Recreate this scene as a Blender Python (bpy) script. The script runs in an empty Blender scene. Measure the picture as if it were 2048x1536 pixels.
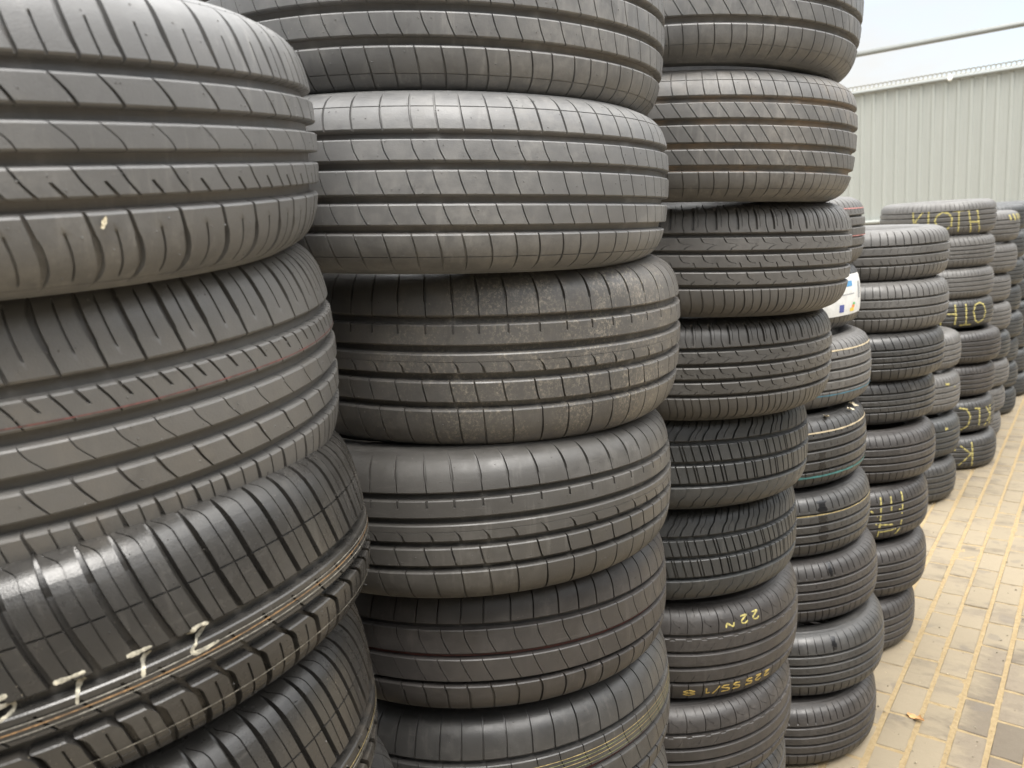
import bpy, math, random
import numpy as np
from mathutils import Matrix, Vector

S = bpy.context.scene
COL = S.collection

# ------------------------------------------------------------------ camera
# world: +Y runs along the row of stacks, +X to the open yard, Z up, camera above the origin
EYE = 1.65
right = Vector((0.79516553, 0.60169287, -0.07534894))
down = Vector((0.05703596, -0.19791876, -0.97855764))
fwd = Vector((-0.60370413, 0.77381771, -0.19169631))
cam_d = bpy.data.cameras.new('camera')
cam = bpy.data.objects.new('camera', cam_d)
COL.objects.link(cam)
cam.matrix_world = Matrix(((right.x, -down.x, -fwd.x, 0), (right.y, -down.y, -fwd.y, 0),
                           (right.z, -down.z, -fwd.z, EYE), (0, 0, 0, 1)))
cam_d.sensor_width = 36
cam_d.lens = 36 * 1560 / 2048
cam_d.clip_start = 0.02
cam_d.clip_end = 1000
cam_d.dof.use_dof = True
cam_d.dof.focus_distance = 1.15
cam_d.dof.aperture_fstop = 9.0
S.camera = cam

# ------------------------------------------------------------------ sky, sun, exposure
SUN_EL, SUN_AZ = math.radians(62), math.radians(122)      # azimuth measured from +Y towards +X
world = bpy.data.worlds.new("World")
S.world = world
world.use_nodes = True
nt = world.node_tree
nt.nodes.clear()
N = nt.nodes.new
out = N('ShaderNodeOutputWorld')
bg = N('ShaderNodeBackground')
sky = N('ShaderNodeTexSky')
sky.sky_type = 'NISHITA'
sky.sun_disc = False
sky.sun_elevation = SUN_EL
sky.sun_rotation = SUN_AZ
tc = N('ShaderNodeTexCoord')
mp = N('ShaderNodeMapping')
mp.inputs['Scale'].default_value = (1.0, 1.0, 2.2)
no = N('ShaderNodeTexNoise')
no.inputs['Scale'].default_value = 2.6
no.inputs['Detail'].default_value = 6
no.inputs['Roughness'].default_value = 0.55
ra = N('ShaderNodeValToRGB')
ra.color_ramp.elements[0].position = 0.34
ra.color_ramp.elements[0].color = (0.50, 0.50, 0.50, 1)
ra.color_ramp.elements[1].position = 0.60
ra.color_ramp.elements[1].color = (0.97, 0.97, 0.97, 1)
mix = N('ShaderNodeMix')
mix.data_type = 'RGBA'
mix.inputs['B'].default_value = (1, 1, 1, 1)
L = nt.links.new
L(tc.outputs['Generated'], mp.inputs['Vector'])
L(mp.outputs['Vector'], no.inputs['Vector'])
L(no.outputs['Fac'], ra.inputs['Fac'])
L(ra.outputs['Color'], mix.inputs['Factor'])
L(sky.outputs['Color'], mix.inputs['A'])
# overcast cloud: three times brighter overhead than at the horizon
sx = N('ShaderNodeSeparateXYZ')
mr = N('ShaderNodeMapRange')
mr.inputs['From Min'].default_value = 0.10
mr.inputs['From Max'].default_value = 1.0
mr.inputs['To Min'].default_value = 3.05
mr.inputs['To Max'].default_value = 25.0
cl = N('ShaderNodeVectorMath')
cl.operation = 'SCALE'
cl.inputs[0].default_value = (1.0, 0.99, 0.96)
L(tc.outputs['Generated'], sx.inputs[0])
pw = N('ShaderNodeMath')
pw.operation = 'POWER'
pw.use_clamp = True
pw.inputs[1].default_value = 1.45
mx = N('ShaderNodeMath')
mx.operation = 'MAXIMUM'
mx.inputs[1].default_value = 0.0
L(sx.outputs['Z'], mx.inputs[0])
L(mx.outputs[0], pw.inputs[0])
L(pw.outputs[0], mr.inputs['Value'])
L(mr.outputs['Result'], cl.inputs['Scale'])
L(cl.outputs['Vector'], mix.inputs['B'])
L(mix.outputs['Result'], bg.inputs['Color'])
bg.inputs['Strength'].default_value = 0.09
L(bg.outputs['Background'], out.inputs['Surface'])

sun_d = bpy.data.lights.new('sun', 'SUN')
sun_d.energy = 1.1
sun_d.angle = math.radians(28)
sun_d.color = (1.0, 0.96, 0.90)
sun = bpy.data.objects.new('sun', sun_d)
COL.objects.link(sun)
sd = Vector((math.sin(SUN_AZ) * math.cos(SUN_EL), math.cos(SUN_AZ) * math.cos(SUN_EL), math.sin(SUN_EL)))
sun.rotation_euler = sd.to_track_quat('Z', 'Y').to_euler()
sun.location = (4, -2, 6)

vs = S.view_settings
vs.view_transform = 'Standard'
vs.look = 'None'
vs.gamma = 1
vs.exposure = 1.78


# ------------------------------------------------------------------ helpers
def tag(o, label=None, cat=None, group=None, kind=None):
    if label: o['label'] = label
    if cat: o['category'] = cat
    if group: o['group'] = group
    if kind: o['kind'] = kind
    return o


def link(name, me, mat=None, parent=None):
    o = bpy.data.objects.new(name, me)
    COL.objects.link(o)
    if mat is not None and me is not None:
        if not me.materials: me.materials.append(mat)
        if me.materials[0] is not mat:
            o.material_slots[0].link = 'OBJECT'
            o.material_slots[0].material = mat
    if parent is not None: o.parent = parent
    return o


class MB:
    """collects vertices and faces for one mesh"""
    def __init__(self):
        self.v, self.f, self.n = [], [], 0

    def add(self, V, F):
        V = np.asarray(V, float).reshape(-1, 3)
        self.v.append(V)
        self.f += [[i + self.n for i in f] for f in F]
        self.n += len(V)

    def grid(self, P, wrap=False, flip=False):
        """P rows x cols x 3"""
        r, c = P.shape[:2]
        idx = np.arange(r * c).reshape(r, c)
        if wrap: idx = np.concatenate([idx, idx[:, :1]], 1)
        a, b, d, e = idx[:-1, :-1], idx[1:, :-1], idx[1:, 1:], idx[:-1, 1:]
        q = np.stack([a, b, d, e], -1).reshape(-1, 4)
        if flip: q = q[:, ::-1]
        self.v.append(P.reshape(-1, 3))
        self.f += (q + self.n).tolist()
        self.n += r * c

    def box(self, x0, x1, y0, y1, z0, z1):
        V = [(x, y, z) for z in (z0, z1) for y in (y0, y1) for x in (x0, x1)]
        self.add(V, [[0, 2, 3, 1], [4, 5, 7, 6], [0, 1, 5, 4], [2, 6, 7, 3], [0, 4, 6, 2], [1, 3, 7, 5]])

    def mesh(self, name, smooth=True, angle=35):
        me = bpy.data.meshes.new(name)
        V = np.concatenate(self.v) if self.v else np.zeros((0, 3))
        me.vertices.add(len(V))
        me.vertices.foreach_set('co', V.astype(np.float32).ravel())
        ln = np.array([len(f) for f in self.f], np.int32)
        flat = np.fromiter((i for f in self.f for i in f), np.int32, int(ln.sum()))
        me.loops.add(len(flat))
        me.loops.foreach_set('vertex_index', flat)
        me.polygons.add(len(ln))
        st = np.zeros(len(ln), np.int32)
        st[1:] = np.cumsum(ln)[:-1]
        me.polygons.foreach_set('loop_start', st)
        me.update(calc_edges=True)
        me.validate()
        if smooth:
            me.shade_smooth()
            me.set_sharp_from_angle(angle=math.radians(angle))
        return me


# ------------------------------------------------------------------ materials
def new_mat(name):
    m = bpy.data.materials.new(name)
    m.use_nodes = True
    t = m.node_tree
    b = t.nodes['Principled BSDF']
    return m, t, b


def nd(t, kind, **kw):
    n = t.nodes.new(kind)
    for k, v in kw.items():
        if k in n.inputs: n.inputs[k].default_value = v
        else: setattr(n, k, v)
    return n


def noise(t, vec, scale, detail=4, rough=0.55, dist=0.0):
    n = nd(t, 'ShaderNodeTexNoise')
    n.inputs['Scale'].default_value = scale
    n.inputs['Detail'].default_value = detail
    n.inputs['Roughness'].default_value = rough
    n.inputs['Distortion'].default_value = dist
    t.links.new(vec, n.inputs['Vector'])
    return n.outputs['Fac']


def ramp(t, fac, p0, p1, v0=0.0, v1=1.0):
    n = nd(t, 'ShaderNodeMapRange')
    n.interpolation_type = 'SMOOTHSTEP'
    n.inputs['From Min'].default_value = p0
    n.inputs['From Max'].default_value = p1
    n.inputs['To Min'].default_value = v0
    n.inputs['To Max'].default_value = v1
    t.links.new(fac, n.inputs['Value'])
    return n.outputs['Result']


def math_(t, op, a, b):
    n = nd(t, 'ShaderNodeMath', operation=op)
    for i, x in enumerate((a, b)):
        if isinstance(x, (int, float)): n.inputs[i].default_value = x
        else: t.links.new(x, n.inputs[i])
    return n.outputs[0]


def mixc(t, fac, a, b):
    n = nd(t, 'ShaderNodeMix', data_type='RGBA')
    for k, x in (('Factor', fac), ('A', a), ('B', b)):
        if isinstance(x, (int, float)): n.inputs[k].default_value = x
        elif isinstance(x, tuple): n.inputs[k].default_value = (*x, 1)
        else: t.links.new(x, n.inputs[k])
    return n.outputs['Result']


def bump(t, b, h, strength, dist):
    n = nd(t, 'ShaderNodeBump')
    n.inputs['Strength'].default_value = strength
    n.inputs['Distance'].default_value = dist
    t.links.new(h, n.inputs['Height'])
    t.links.new(n.outputs['Normal'], b.inputs['Normal'])


def obj_coord(t):
    """object coordinates shifted by a per-object random amount, so that copies differ"""
    tc = nd(t, 'ShaderNodeTexCoord')
    oi = nd(t, 'ShaderNodeObjectInfo')
    m = nd(t, 'ShaderNodeVectorMath', operation='ADD')
    k = math_(t, 'MULTIPLY', oi.outputs['Random'], 37.0)
    t.links.new(tc.outputs['Object'], m.inputs[0])
    t.links.new(k, m.inputs[1])
    return m.outputs[0], oi.outputs['Random'], tc.outputs['Object']


def rubber(name, base, film=0.3, film_col=(0.16, 0.145, 0.125), rough=0.5, specks=0.5, clay=0.0, side_dust=False, groove=0.0):
    """tyre rubber: dark base, a dusty film in patches, fine grit and scuffs"""
    m, t, b = new_mat(name)
    v, rnd, raw = obj_coord(t)
    col = mixc(t, noise(t, v, 9, 3), tuple(c * 0.82 for c in base), tuple(c * 1.2 for c in base))
    f1 = ramp(t, noise(t, v, 4.5, 5, 0.6, 0.4), 0.40, 0.68)
    f2 = ramp(t, noise(t, v, 60, 6, 0.7), 0.30, 0.72)
    fm = math_(t, 'MULTIPLY', math_(t, 'MULTIPLY', f1, f2), film)
    col = mixc(t, fm, col, film_col)
    # scuffs dragged along the circumference and wipe marks
    mp_ = nd(t, 'ShaderNodeMapping')
    mp_.inputs['Scale'].default_value = (14, 14, 130)
    t.links.new(v, mp_.inputs['Vector'])
    sc = ramp(t, noise(t, mp_.outputs['Vector'], 1.5, 3, 0.6), 0.60, 0.78)
    col = mixc(t, math_(t, 'MULTIPLY', sc, 0.28 * min(1, film + .35)), col, (0.15, 0.14, 0.125))
    # dried run-down streaks, finer round the tyre than across it
    mp2 = nd(t, 'ShaderNodeMapping')
    mp2.inputs['Scale'].default_value = (85, 85, 6)
    t.links.new(v, mp2.inputs['Vector'])
    sk = math_(t, 'MULTIPLY', ramp(t, noise(t, mp2.outputs['Vector'], 1.0, 4, 0.65), 0.52, 0.70), ramp(t, noise(t, v, 5, 3), 0.38, 0.62))
    col = mixc(t, math_(t, 'MULTIPLY', sk, 0.35 * min(1, film + .2)), col, tuple(1.25 * c for c in film_col))
    dk = ramp(t, noise(t, v, 21, 6, 0.7, 0.8), 0.56, 0.70)
    col = mixc(t, math_(t, 'MULTIPLY', dk, 0.38), col, tuple(0.6 * c for c in base))
    # pale grit stuck to the rubber
    g = ramp(t, noise(t, v, 420, 2, 0.5), 0.725, 0.76)
    g = math_(t, 'MULTIPLY', g, ramp(t, noise(t, v, 7, 3), 0.42, 0.7))
    col = mixc(t, math_(t, 'MULTIPLY', g, specks), col, (0.42, 0.37, 0.28))
    if clay > 0:
        cl = math_(t, 'MULTIPLY', ramp(t, noise(t, v, 3.2, 4, 0.6), 0.46, 0.62), ramp(t, noise(t, v, 38, 4), 0.35, 0.7))
        col = mixc(t, math_(t, 'MULTIPLY', cl, clay), col, (0.27, 0.215, 0.15))
    if groove > 0:
        # dry clay lying in the main grooves
        sx = nd(t, 'ShaderNodeSeparateXYZ')
        t.links.new(raw, sx.inputs[0])
        r2 = math_(t, 'ADD', math_(t, 'MULTIPLY', sx.outputs['X'], sx.outputs['X']), math_(t, 'MULTIPLY', sx.outputs['Y'], sx.outputs['Y']))
        deep = ramp(t, math_(t, 'SQRT', r2, 0), .3296, .3284)
        deep = math_(t, 'MULTIPLY', deep, ramp(t, math_(t, 'ABSOLUTE', sx.outputs['Z'], 0), .066, .062))
        deep = math_(t, 'MULTIPLY', deep, ramp(t, noise(t, v, 7, 5, .65), .36, .62))
        col = mixc(t, math_(t, 'MULTIPLY', deep, groove), col, (0.30, 0.225, 0.155))
    if side_dust:
        # splashed dry mud on one side of the tyre
        sx = nd(t, 'ShaderNodeSeparateXYZ')
        t.links.new(raw, sx.inputs[0])
        side = ramp(t, math_(t, 'ADD', sx.outputs['X'], math_(t, 'MULTIPLY', noise(t, v, 6, 4), 0.22)), 0.26, 0.48)
        spl = math_(t, 'MULTIPLY', ramp(t, noise(t, v, 210, 8, 0.85), 0.47, 0.66), ramp(t, noise(t, v, 16, 4, 0.6), 0.36, 0.62))
        col = mixc(t, math_(t, 'MULTIPLY', side, math_(t, 'MULTIPLY', spl, 0.9)), col, (0.34, 0.30, 0.235))
    t.links.new(col, b.inputs['Base Color'])
    rg = ramp(t, noise(t, v, 14, 5, 0.65), 0.3, 0.7, rough - 0.10, rough + 0.12)
    rg = math_(t, 'ADD', rg, math_(t, 'MULTIPLY', fm, 0.35))
    t.links.new(rg, b.inputs['Roughness'])
    b.inputs['Specular IOR Level'].default_value = 0.56
    hb = math_(t, 'ADD', noise(t, v, 700, 3, 0.6), math_(t, 'MULTIPLY', noise(t, v, 55, 4, 0.6), 1.2))
    bump(t, b, hb, 0.22, 0.0012)
    return m


def paint(name, col, rough=0.7, worn=0.5, scale=160):
    """chalk, crayon or stripe paint with an uneven hand-drawn tone"""
    m, t, b = new_mat(name)
    v, rnd, raw = obj_coord(t)
    k = ramp(t, noise(t, v, scale, 4, 0.7), 0.36, 0.62)
    c = mixc(t, math_(t, 'MULTIPLY', k, worn), col, tuple(0.25 * x + 0.02 for x in col))
    t.links.new(c, b.inputs['Base Color'])
    b.inputs['Roughness'].default_value = rough
    return m


RUB = dict(
    dusty=rubber('veil_lifted_dusty_grey_rubber', (0.125, 0.125, 0.125), 0.7, (0.25, 0.243, 0.23), 0.46, 0.5, groove=0.12),  # dust film on a base lightened to stand in for lens veil
    dusty_clay=rubber('clay_stained_rubber', (0.105, 0.103, 0.100), 0.65, (0.235, 0.222, 0.205), 0.48, 0.5, clay=0.2, groove=0.8),
    clean=rubber('clean_black_rubber', (0.036, 0.035, 0.034), 0.35, (0.12, 0.115, 0.105), 0.40, 0.5),
    clean_mud=rubber('veil_lifted_mud_smeared_rubber', (0.108, 0.105, 0.100), 0.4, (0.13, 0.122, 0.11), 0.44, 0.4, clay=0.16),  # mud smears; base raised to imitate veil and offset shade under the overhang
    glossy=rubber('new_glossy_rubber', (0.030, 0.0285, 0.0265), 0.28, (0.12, 0.112, 0.10), 0.25, 0.7, clay=0.10),
    splash=rubber('veil_lifted_mud_splashed_rubber', (0.072, 0.069, 0.066), 0.4, (0.13, 0.122, 0.11), 0.42, 0.8, clay=0.08, side_dust=True),  # mud splashes over a base with veiling glare painted in
    warm=rubber('brownish_rubber', (0.034, 0.031, 0.0295), 0.35, (0.12, 0.108, 0.098), 0.44, 0.4),
    bluish=rubber('bluish_black_rubber', (0.033, 0.0345, 0.035), 0.35, (0.11, 0.107, 0.10), 0.44, 0.6),
    dull=rubber('dull_black_rubber', (0.054, 0.051, 0.047), 0.5, (0.15, 0.142, 0.13), 0.46, 0.4),
    grey=rubber('veil_lifted_grey_rubber', (0.088, 0.084, 0.079), 0.55, (0.16, 0.152, 0.142), 0.48, 0.4),  # dust film; base grey carries a painted-in glare lightening
)
PAINT = dict(
    yellow=paint('yellow_crayon', (0.52, 0.45, 0.15), worn=.8),
    gold=paint('ochre_crayon', (0.50, 0.36, 0.10), worn=0.4),
    cream=paint('cream_chalk', (0.56, 0.52, 0.41), worn=0.8),
    white_line=paint('white_line_paint', (0.40, 0.38, 0.33), worn=0.75),
    orange=paint('orange_line_paint', (0.36, 0.215, 0.10), worn=0.75),
    red=paint('red_line_paint', (0.20, 0.075, 0.065), worn=0.8),
    dark_red=paint('dark_red_line_paint', (0.085, 0.022, 0.018), worn=0.5),
    pink=paint('pink_line_paint', (0.48, 0.22, 0.20), worn=0.5),
    green=paint('olive_line_paint', (0.24, 0.24, 0.11), worn=0.6),
    brass=paint('dull_gold_line_paint', (0.42, 0.33, 0.15), worn=0.6),
    beige=paint('beige_line_paint', (0.46, 0.38, 0.25), worn=0.4),
    blue=paint('blue_line_paint', (0.09, 0.22, 0.30), worn=0.45),
    teal=paint('teal_line_paint', (0.08, 0.26, 0.26), worn=0.55),
    ink=paint('black_ink', (0.010, 0.010, 0.011), rough=0.22, worn=0.3),
)


# ------------------------------------------------------------------ tyre cross-section (base size)
RB, WB = 0.335, 0.23
_half = [(0, 0), (.0008, .028), (.0028, .050), (.0062, .068), (.0115, .082), (.0195, .0925), (.030, .0998),
         (.044, .1055), (.060, .1085), (.076, .1072), (.091, .1020), (.102, .0935), (.1085, .0835), (.1105, .0745), (.108, .0715)]


def _dense(pts, n=24):
    P = np.array(pts, float)
    T = np.zeros_like(P)
    T[1:-1] = (P[2:] - P[:-2]) / 2
    T[0] = (0, P[1, 1]) if P[0, 1] == 0 else P[1] - P[0]
    T[-1] = P[-1] - P[-2]
    o = []
    for i in range(len(P) - 1):
        for k in range(n):
            u = k / n
            o.append((2*u**3-3*u*u+1)*P[i] + (u**3-2*u*u+u)*T[i] + (-2*u**3+3*u*u)*P[i+1] + (u**3-u*u)*T[i+1])
    o.append(P[-1])
    return np.array(o)


_d = _dense(_half)
_arc = np.concatenate([[0], np.cumsum(np.hypot(*np.diff(_d, axis=0).T))])
S_MAX = _arc[-1]
S_END = 0.116                 # tread pattern reaches this far over the shoulder


def prof(s):
    s = np.asarray(s, float)
    a = np.abs(s)
    sg = np.where(s < 0, -1.0, 1.0)
    dr, z = np.interp(a, _arc, _d[:, 0]), np.interp(a, _arc, _d[:, 1])
    e = 1e-3
    a1, a2 = np.clip(a - e, 0, S_MAX), np.clip(a + e, 0, S_MAX)
    tr = -(np.interp(a2, _arc, _d[:, 0]) - np.interp(a1, _arc, _d[:, 0]))
    tz = np.interp(a2, _arc, _d[:, 1]) - np.interp(a1, _arc, _d[:, 1])
    l = np.hypot(tr, tz) + 1e-12
    nr, nz = tz / l, -tr / l
    return RB - dr, z * sg, nr, nz * sg


def z_to_s(z):
    k = int(np.argmax(_d[:, 1]))
    return math.copysign(float(np.interp(min(abs(z), .1084), _d[:k + 1, 1], _arc[:k + 1])), z)


def place(s, th, dep):
    r, z, nr, nz = prof(s)
    r = r - dep * nr
    z = z - dep * nz
    return np.stack([r * np.cos(th), r * np.sin(th), z + 0 * th], -1)


def curve(pts, t):
    """smooth interpolation through (t, value) points"""
    P = np.array(pts, float)
    if len(P) == 1: return np.full_like(t, P[0, 1])
    x, y = P[:, 0], P[:, 1]
    m = np.gradient(y, x) if len(P) > 2 else np.full(2, (y[1] - y[0]) / (x[1] - x[0]))
    i = np.clip(np.searchsorted(x, t) - 1, 0, len(x) - 2)
    h = x[i + 1] - x[i]
    u = np.clip((t - x[i]) / h, 0, 1)
    return ((2*u**3-3*u*u+1)*y[i] + (u**3-2*u*u+u)*h*m[i] + (-2*u**3+3*u*u)*y[i+1] + (u**3-u*u)*h*m[i+1])


def F(off, c, w, d, lin=False):
    """one slot repeated every pitch: offset in pitches, centre line, width, depth as (t, mm) lists down the rib"""
    return dict(off=off, c=c, w=w, d=d, lin=lin)


def span(t0, t1, dep, e=0.04):
    """depth list: a slot cut only between t0 and t1"""
    l = []
    if t0 > 0: l += [(0, 0), (max(t0 - e, 0.001), 0), (t0, dep)]
    else: l += [(0, dep)]
    if t1 < 1: l += [(t1, dep), (min(t1 + e, .999), 0), (1, 0)]
    else: l += [(1, dep)]
    return l


# patterns: pitches per turn, ribs from the top down as (s_top, s_bottom, slots, thin rings), groove depth
PAT = {}
PAT['curved_slots'] = dict(n=62, gd=7.5, gw=10.4, g=[.0445, .0143, -.0143, -.0445], rows=12, ribs=[
    ([F(.1, [(0, 3), (.2, 1), (.35, .3), (.55, 1.5), (.75, 5), (1, 10)], [(0, .7), (.15, 2.6), (.35, 4.8), (.7, 4.4), (.78, 2.6), (1, 2)],
        [(0, .1), (.06, .6), (.2, 3), (.4, 5), (1, 5.5)]),
      F(.6, [(0, 2), (.3, .3), (.55, 1.5), (.78, 5), (1, 9)], [(0, 1.3)], span(.24, .78, 2.5))], [(.1085, 1.4, .8)]),
    ([F(.1, [(0, 0), (.5, 8), (1, 14)], [(0, 1.8), (.5, 1.4), (1, 1.2)], [(0, 5)]),
      F(.62, [(0, 0), (.5, 8), (1, 14)], [(0, 2.4), (.5, 1.8)], span(0, .5, 4))], []),
    ([F(.3, [(0, 0), (.3, 3), (1, 16)], [(0, .8)], [(0, 4)])], []),
    ([F(.2, [(0, 0), (.4, 5), (1, 15)], [(0, 2), (.5, 1.7), (1, 1.2)], [(0, 5)])], []),
    ([F(.1, [(0, -3), (.25, 2), (.5, 4), (.75, 3), (1, -1)], [(0, 1.8), (.3, 4), (.6, 3.4), (.85, 1.4), (1, .5)], [(0, 5.5), (.6, 4.5), (.85, 1.2), (1, .1)]),
      F(.6, [(0, -2), (.25, 2), (.5, 3.6), (1, 1)], [(0, 1.2)], span(.0, .36, 3))], [(-.1085, 1.2, .8)]),
])
PAT['fine_slant'] = dict(n=72, gd=7, gw=10.2, g=[.0535, .0190, -.0190, -.0535], rows=10, bars=1, ribs=[
    ([F(.2, [(0, 0), (.4, .6), (.7, 2), (1, 5)], [(0, 1), (.3, 1.8), (.8, 2), (1, 1.5)], [(0, .1), (.08, .8), (.3, 3), (1, 4)])], [(.0870, 1.3, 1.2)]),
    ([F(.3, [(0, 0), (.5, 3), (1, 9)], [(0, 1.05)], [(0, 4)])], []),
    ([F(.1, [(0, 0), (.5, 3.5), (1, 9)], [(0, 1.05)], [(0, 4)])], []),
    ([F(.45, [(0, 0), (.5, 4), (1, 10)], [(0, 1.05)], [(0, 4)])], []),
    ([F(.2, [(0, 0), (.3, 4), (.6, 6), (1, 6)], [(0, 1.3), (.5, 2), (1, 1.2)], [(0, 4), (.6, 3), (.85, 1), (1, .1)])], [(-.0870, 1.3, 1.0)]),
])
PAT['steep_slant'] = dict(n=78, gd=7, gw=10.8, g=[.0555, .0195, -.0195, -.0555], rows=10, bars=1, ribs=[
    ([F(.2, [(0, 0), (.5, .6), (.75, 2.5), (1, 6)], [(0, 1), (.3, 1.5), (1, 1.5)], [(0, .1), (.08, .8), (.3, 3), (1, 4)])], [(.0880, 1.3, 1.2)]),
    ([F(.3, [(0, 0), (.5, 10), (1, 20)], [(0, 1.2)], [(0, 4)])], []),
    ([F(.1, [(0, 0), (.5, 11), (1, 22)], [(0, 1.2)], [(0, 4)])], []),
    ([F(.45, [(0, 0), (.5, 10), (1, 20)], [(0, 1.2)], [(0, 4)])], []),
    ([F(.2, [(0, 0), (.3, 3), (.6, 3.5), (1, 1)], [(0, 1.2), (.5, 1.6), (1, 1)], [(0, 4), (.6, 3), (.85, 1), (1, .1)])], [(-.0890, 1.3, .8)]),
])
PAT['notched'] = dict(n=58, gd=7.5, gw=9.6, g=[.0500, .0170, -.0150, -.0490], rows=12, bars=1, ribs=[
    ([F(.2, [(0, -5), (.2, -1.5), (.5, 1.5), (1, 4)], [(0, .5), (.3, 2.2), (.6, 3.2), (.72, 3), (.76, 1), (1, 1)], [(0, .1), (.15, 1), (.35, 4), (1, 5.5)])], []),
    ([F(.3, [(0, 0), (1, 1)], [(0, 2.4), (.4, 2)], span(0, .42, 4))], []),
    ([F(.25, [(0, 0), (.35, 0), (.6, 5), (1, 8)], [(0, .4), (.4, .5), (.7, 2.2), (1, 3.4)], span(.36, 1, 4.5))], [(.0030, 1.0, .5)]),
    ([F(.1, [(0, 0), (.5, 2.6), (1, 6)], [(0, 1.6), (.45, 1.8), (.8, 1.6), (1, 3)], [(0, 6)])], []),
    ([F(.4, [(0, 0), (.25, 1.8), (.6, 3.5), (1, 6)], [(0, 1.2), (.25, 1.4), (.4, 2.4), (.8, 1.8), (1, .8)], [(0, 5), (.6, 4), (.88, 1), (1, .1)])], []),
])
PAT['zigzag_rib'] = dict(n=60, gd=7.5, gw=9.0, g=[.0455, -.0005, -.0455], rows=12, ribs=[
    ([F(.2, [(0, .5), (.5, 1), (1, -1)], [(0, 1), (.2, 1.8), (1, 2)], [(0, .1), (.1, 1), (.25, 4), (1, 5)])], []),
    ([F(.3, [(0, 0), (.36, 2), (.5, 4), (1, 13)], [(0, 1)], [(0, 4)])], []),
    ([F(.1, [(0, 0), (.5, 7), (1, 16)], [(0, .9)], [(0, 4)])], []),
    ([F(.45, [(0, -3), (.14, 0), (.5, .8), (1, 1.5)], [(0, 2), (.15, 2.6), (.7, 2.4), (1, 1)], [(0, 5.5), (.6, 4), (.88, 1), (1, .1)])], []),
])
PAT['hooked'] = dict(n=58, gd=7, gw=8.4, g=[.0475, .0157, -.0157, -.0475], rows=14, ribs=[
    ([F(.1, [(0, 0), (.18, 0), (.3, 4), (.8, 5), (1, 9)], [(0, 1.4)], span(.02, 1, 3)),
      F(.6, [(0, 0), (.3, 2), (1, 3)], [(0, 2.5), (.3, 4), (1, 4)], span(.25, .88, 5)),
      F(.86, [(0, -3), (.3, 0), (1, 1)], [(0, .9)], span(.1, .8, 1.5))], []),
    ([F(.0, [(0, 0), (.3, 4), (.42, 7), (.5, 23), (.55, 23), (.6, 0), (1, 0)], [(0, 1.8)], span(0, .5, 4), True),
      F(.0, [(0, 30), (.56, 30), (.62, 24), (.78, 16), (1, 12)], [(0, 1.5)], span(.6, 1, 3), True)], []),
    ([F(.1, [(0, 0), (.35, 4), (.52, 8), (.62, 19), (.67, 19), (.73, 0), (1, 0)], [(0, 1.8)], span(0, .62, 4), True),
      F(.1, [(0, 27), (.6, 27), (.75, 29), (1, 31)], [(0, 1.5)], span(.6, 1, 3), True)], []),
    ([F(.2, [(0, 0), (.35, 3), (.5, 7), (.57, 13), (.61, 13), (.68, 0), (1, 0)], [(0, 1.8)], span(0, .57, 4), True),
      F(.2, [(0, 26), (.7, 26), (.8, 22), (1, 19)], [(0, 1.4)], span(.72, 1, 3), True)], []),
    ([F(.1, [(0, 0), (.3, 4), (.6, 5), (1, -1)], [(0, 1.4), (.4, 2.6), (1, 1)], [(0, 1), (.15, 4), (.6, 3), (.88, 1), (1, .1)]),
      F(.6, [(0, 0), (.3, 4), (.6, 5), (1, -1)], [(0, 1), (.4, 1.8), (1, 1)], [(0, 3), (.6, 2), (.88, .7), (1, .1)])], []),
])
PAT['van_block'] = dict(n=32, gd=8, gw=9.6, g=[.0465, .0030, -.0440], rows=14, ribs=[
    ([F(.1, [(0, 24), (.3, 20), (.42, 14), (.62, 8), (.75, 0), (1, -8)], [(0, 1.4), (.3, 3.2), (1, 3.6)], [(0, .1), (.1, 1.5), (.3, 5), (1, 7)]),
      F(.33, [(0, 24), (.3, 20), (.42, 14), (.62, 8), (.75, 0), (1, -8)], [(0, 1.3)], span(.42, .9, 3)),
      F(.62, [(0, 24), (.3, 20), (.42, 14), (.62, 8), (.75, 0), (1, -8)], [(0, 1.4), (.3, 3.2), (1, 3.6)], [(0, .1), (.1, 1.5), (.3, 5), (1, 7)]),
      F(.84, [(0, 24), (.3, 20), (.42, 14), (.62, 8), (.75, 0), (1, -8)], [(0, 1.3)], span(.05, .5, 2))], []),
    ([F(.04, [(0, 0), (1, 9)], [(0, 2.6)], [(0, 6)]), F(.36, [(0, 0), (1, 9)], [(0, 2.6)], [(0, 6)]),
      F(.66, [(0, 0), (1, 9)], [(0, 2.6)], [(0, 6)]), F(.76, [(0, 0), (1, 9)], [(0, 2.2)], [(0, 5)])], []),
    ([F(.12, [(0, 0), (1, 9)], [(0, 2.6)], [(0, 6)]), F(.22, [(0, 0), (1, 9)], [(0, 2.2)], [(0, 5)]),
      F(.54, [(0, 0), (1, 9)], [(0, 2.6)], [(0, 6)]), F(.86, [(0, 0), (1, 8)], [(0, 2.6)], [(0, 6)])], []),
    ([F(.1, [(0, 18), (.3, 14), (.45, 4), (.7, 0), (1, -14)], [(0, 1.8)], [(0, .2), (.15, .5), (.3, 2), (.7, 1.6), (1, .1)]),
      F(.6, [(0, 18), (.3, 14), (.45, 4), (.7, 0), (1, -14)], [(0, 1.8)], [(0, .2), (.15, .5), (.3, 2), (.7, 1.6), (1, .1)])], []),
])
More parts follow.
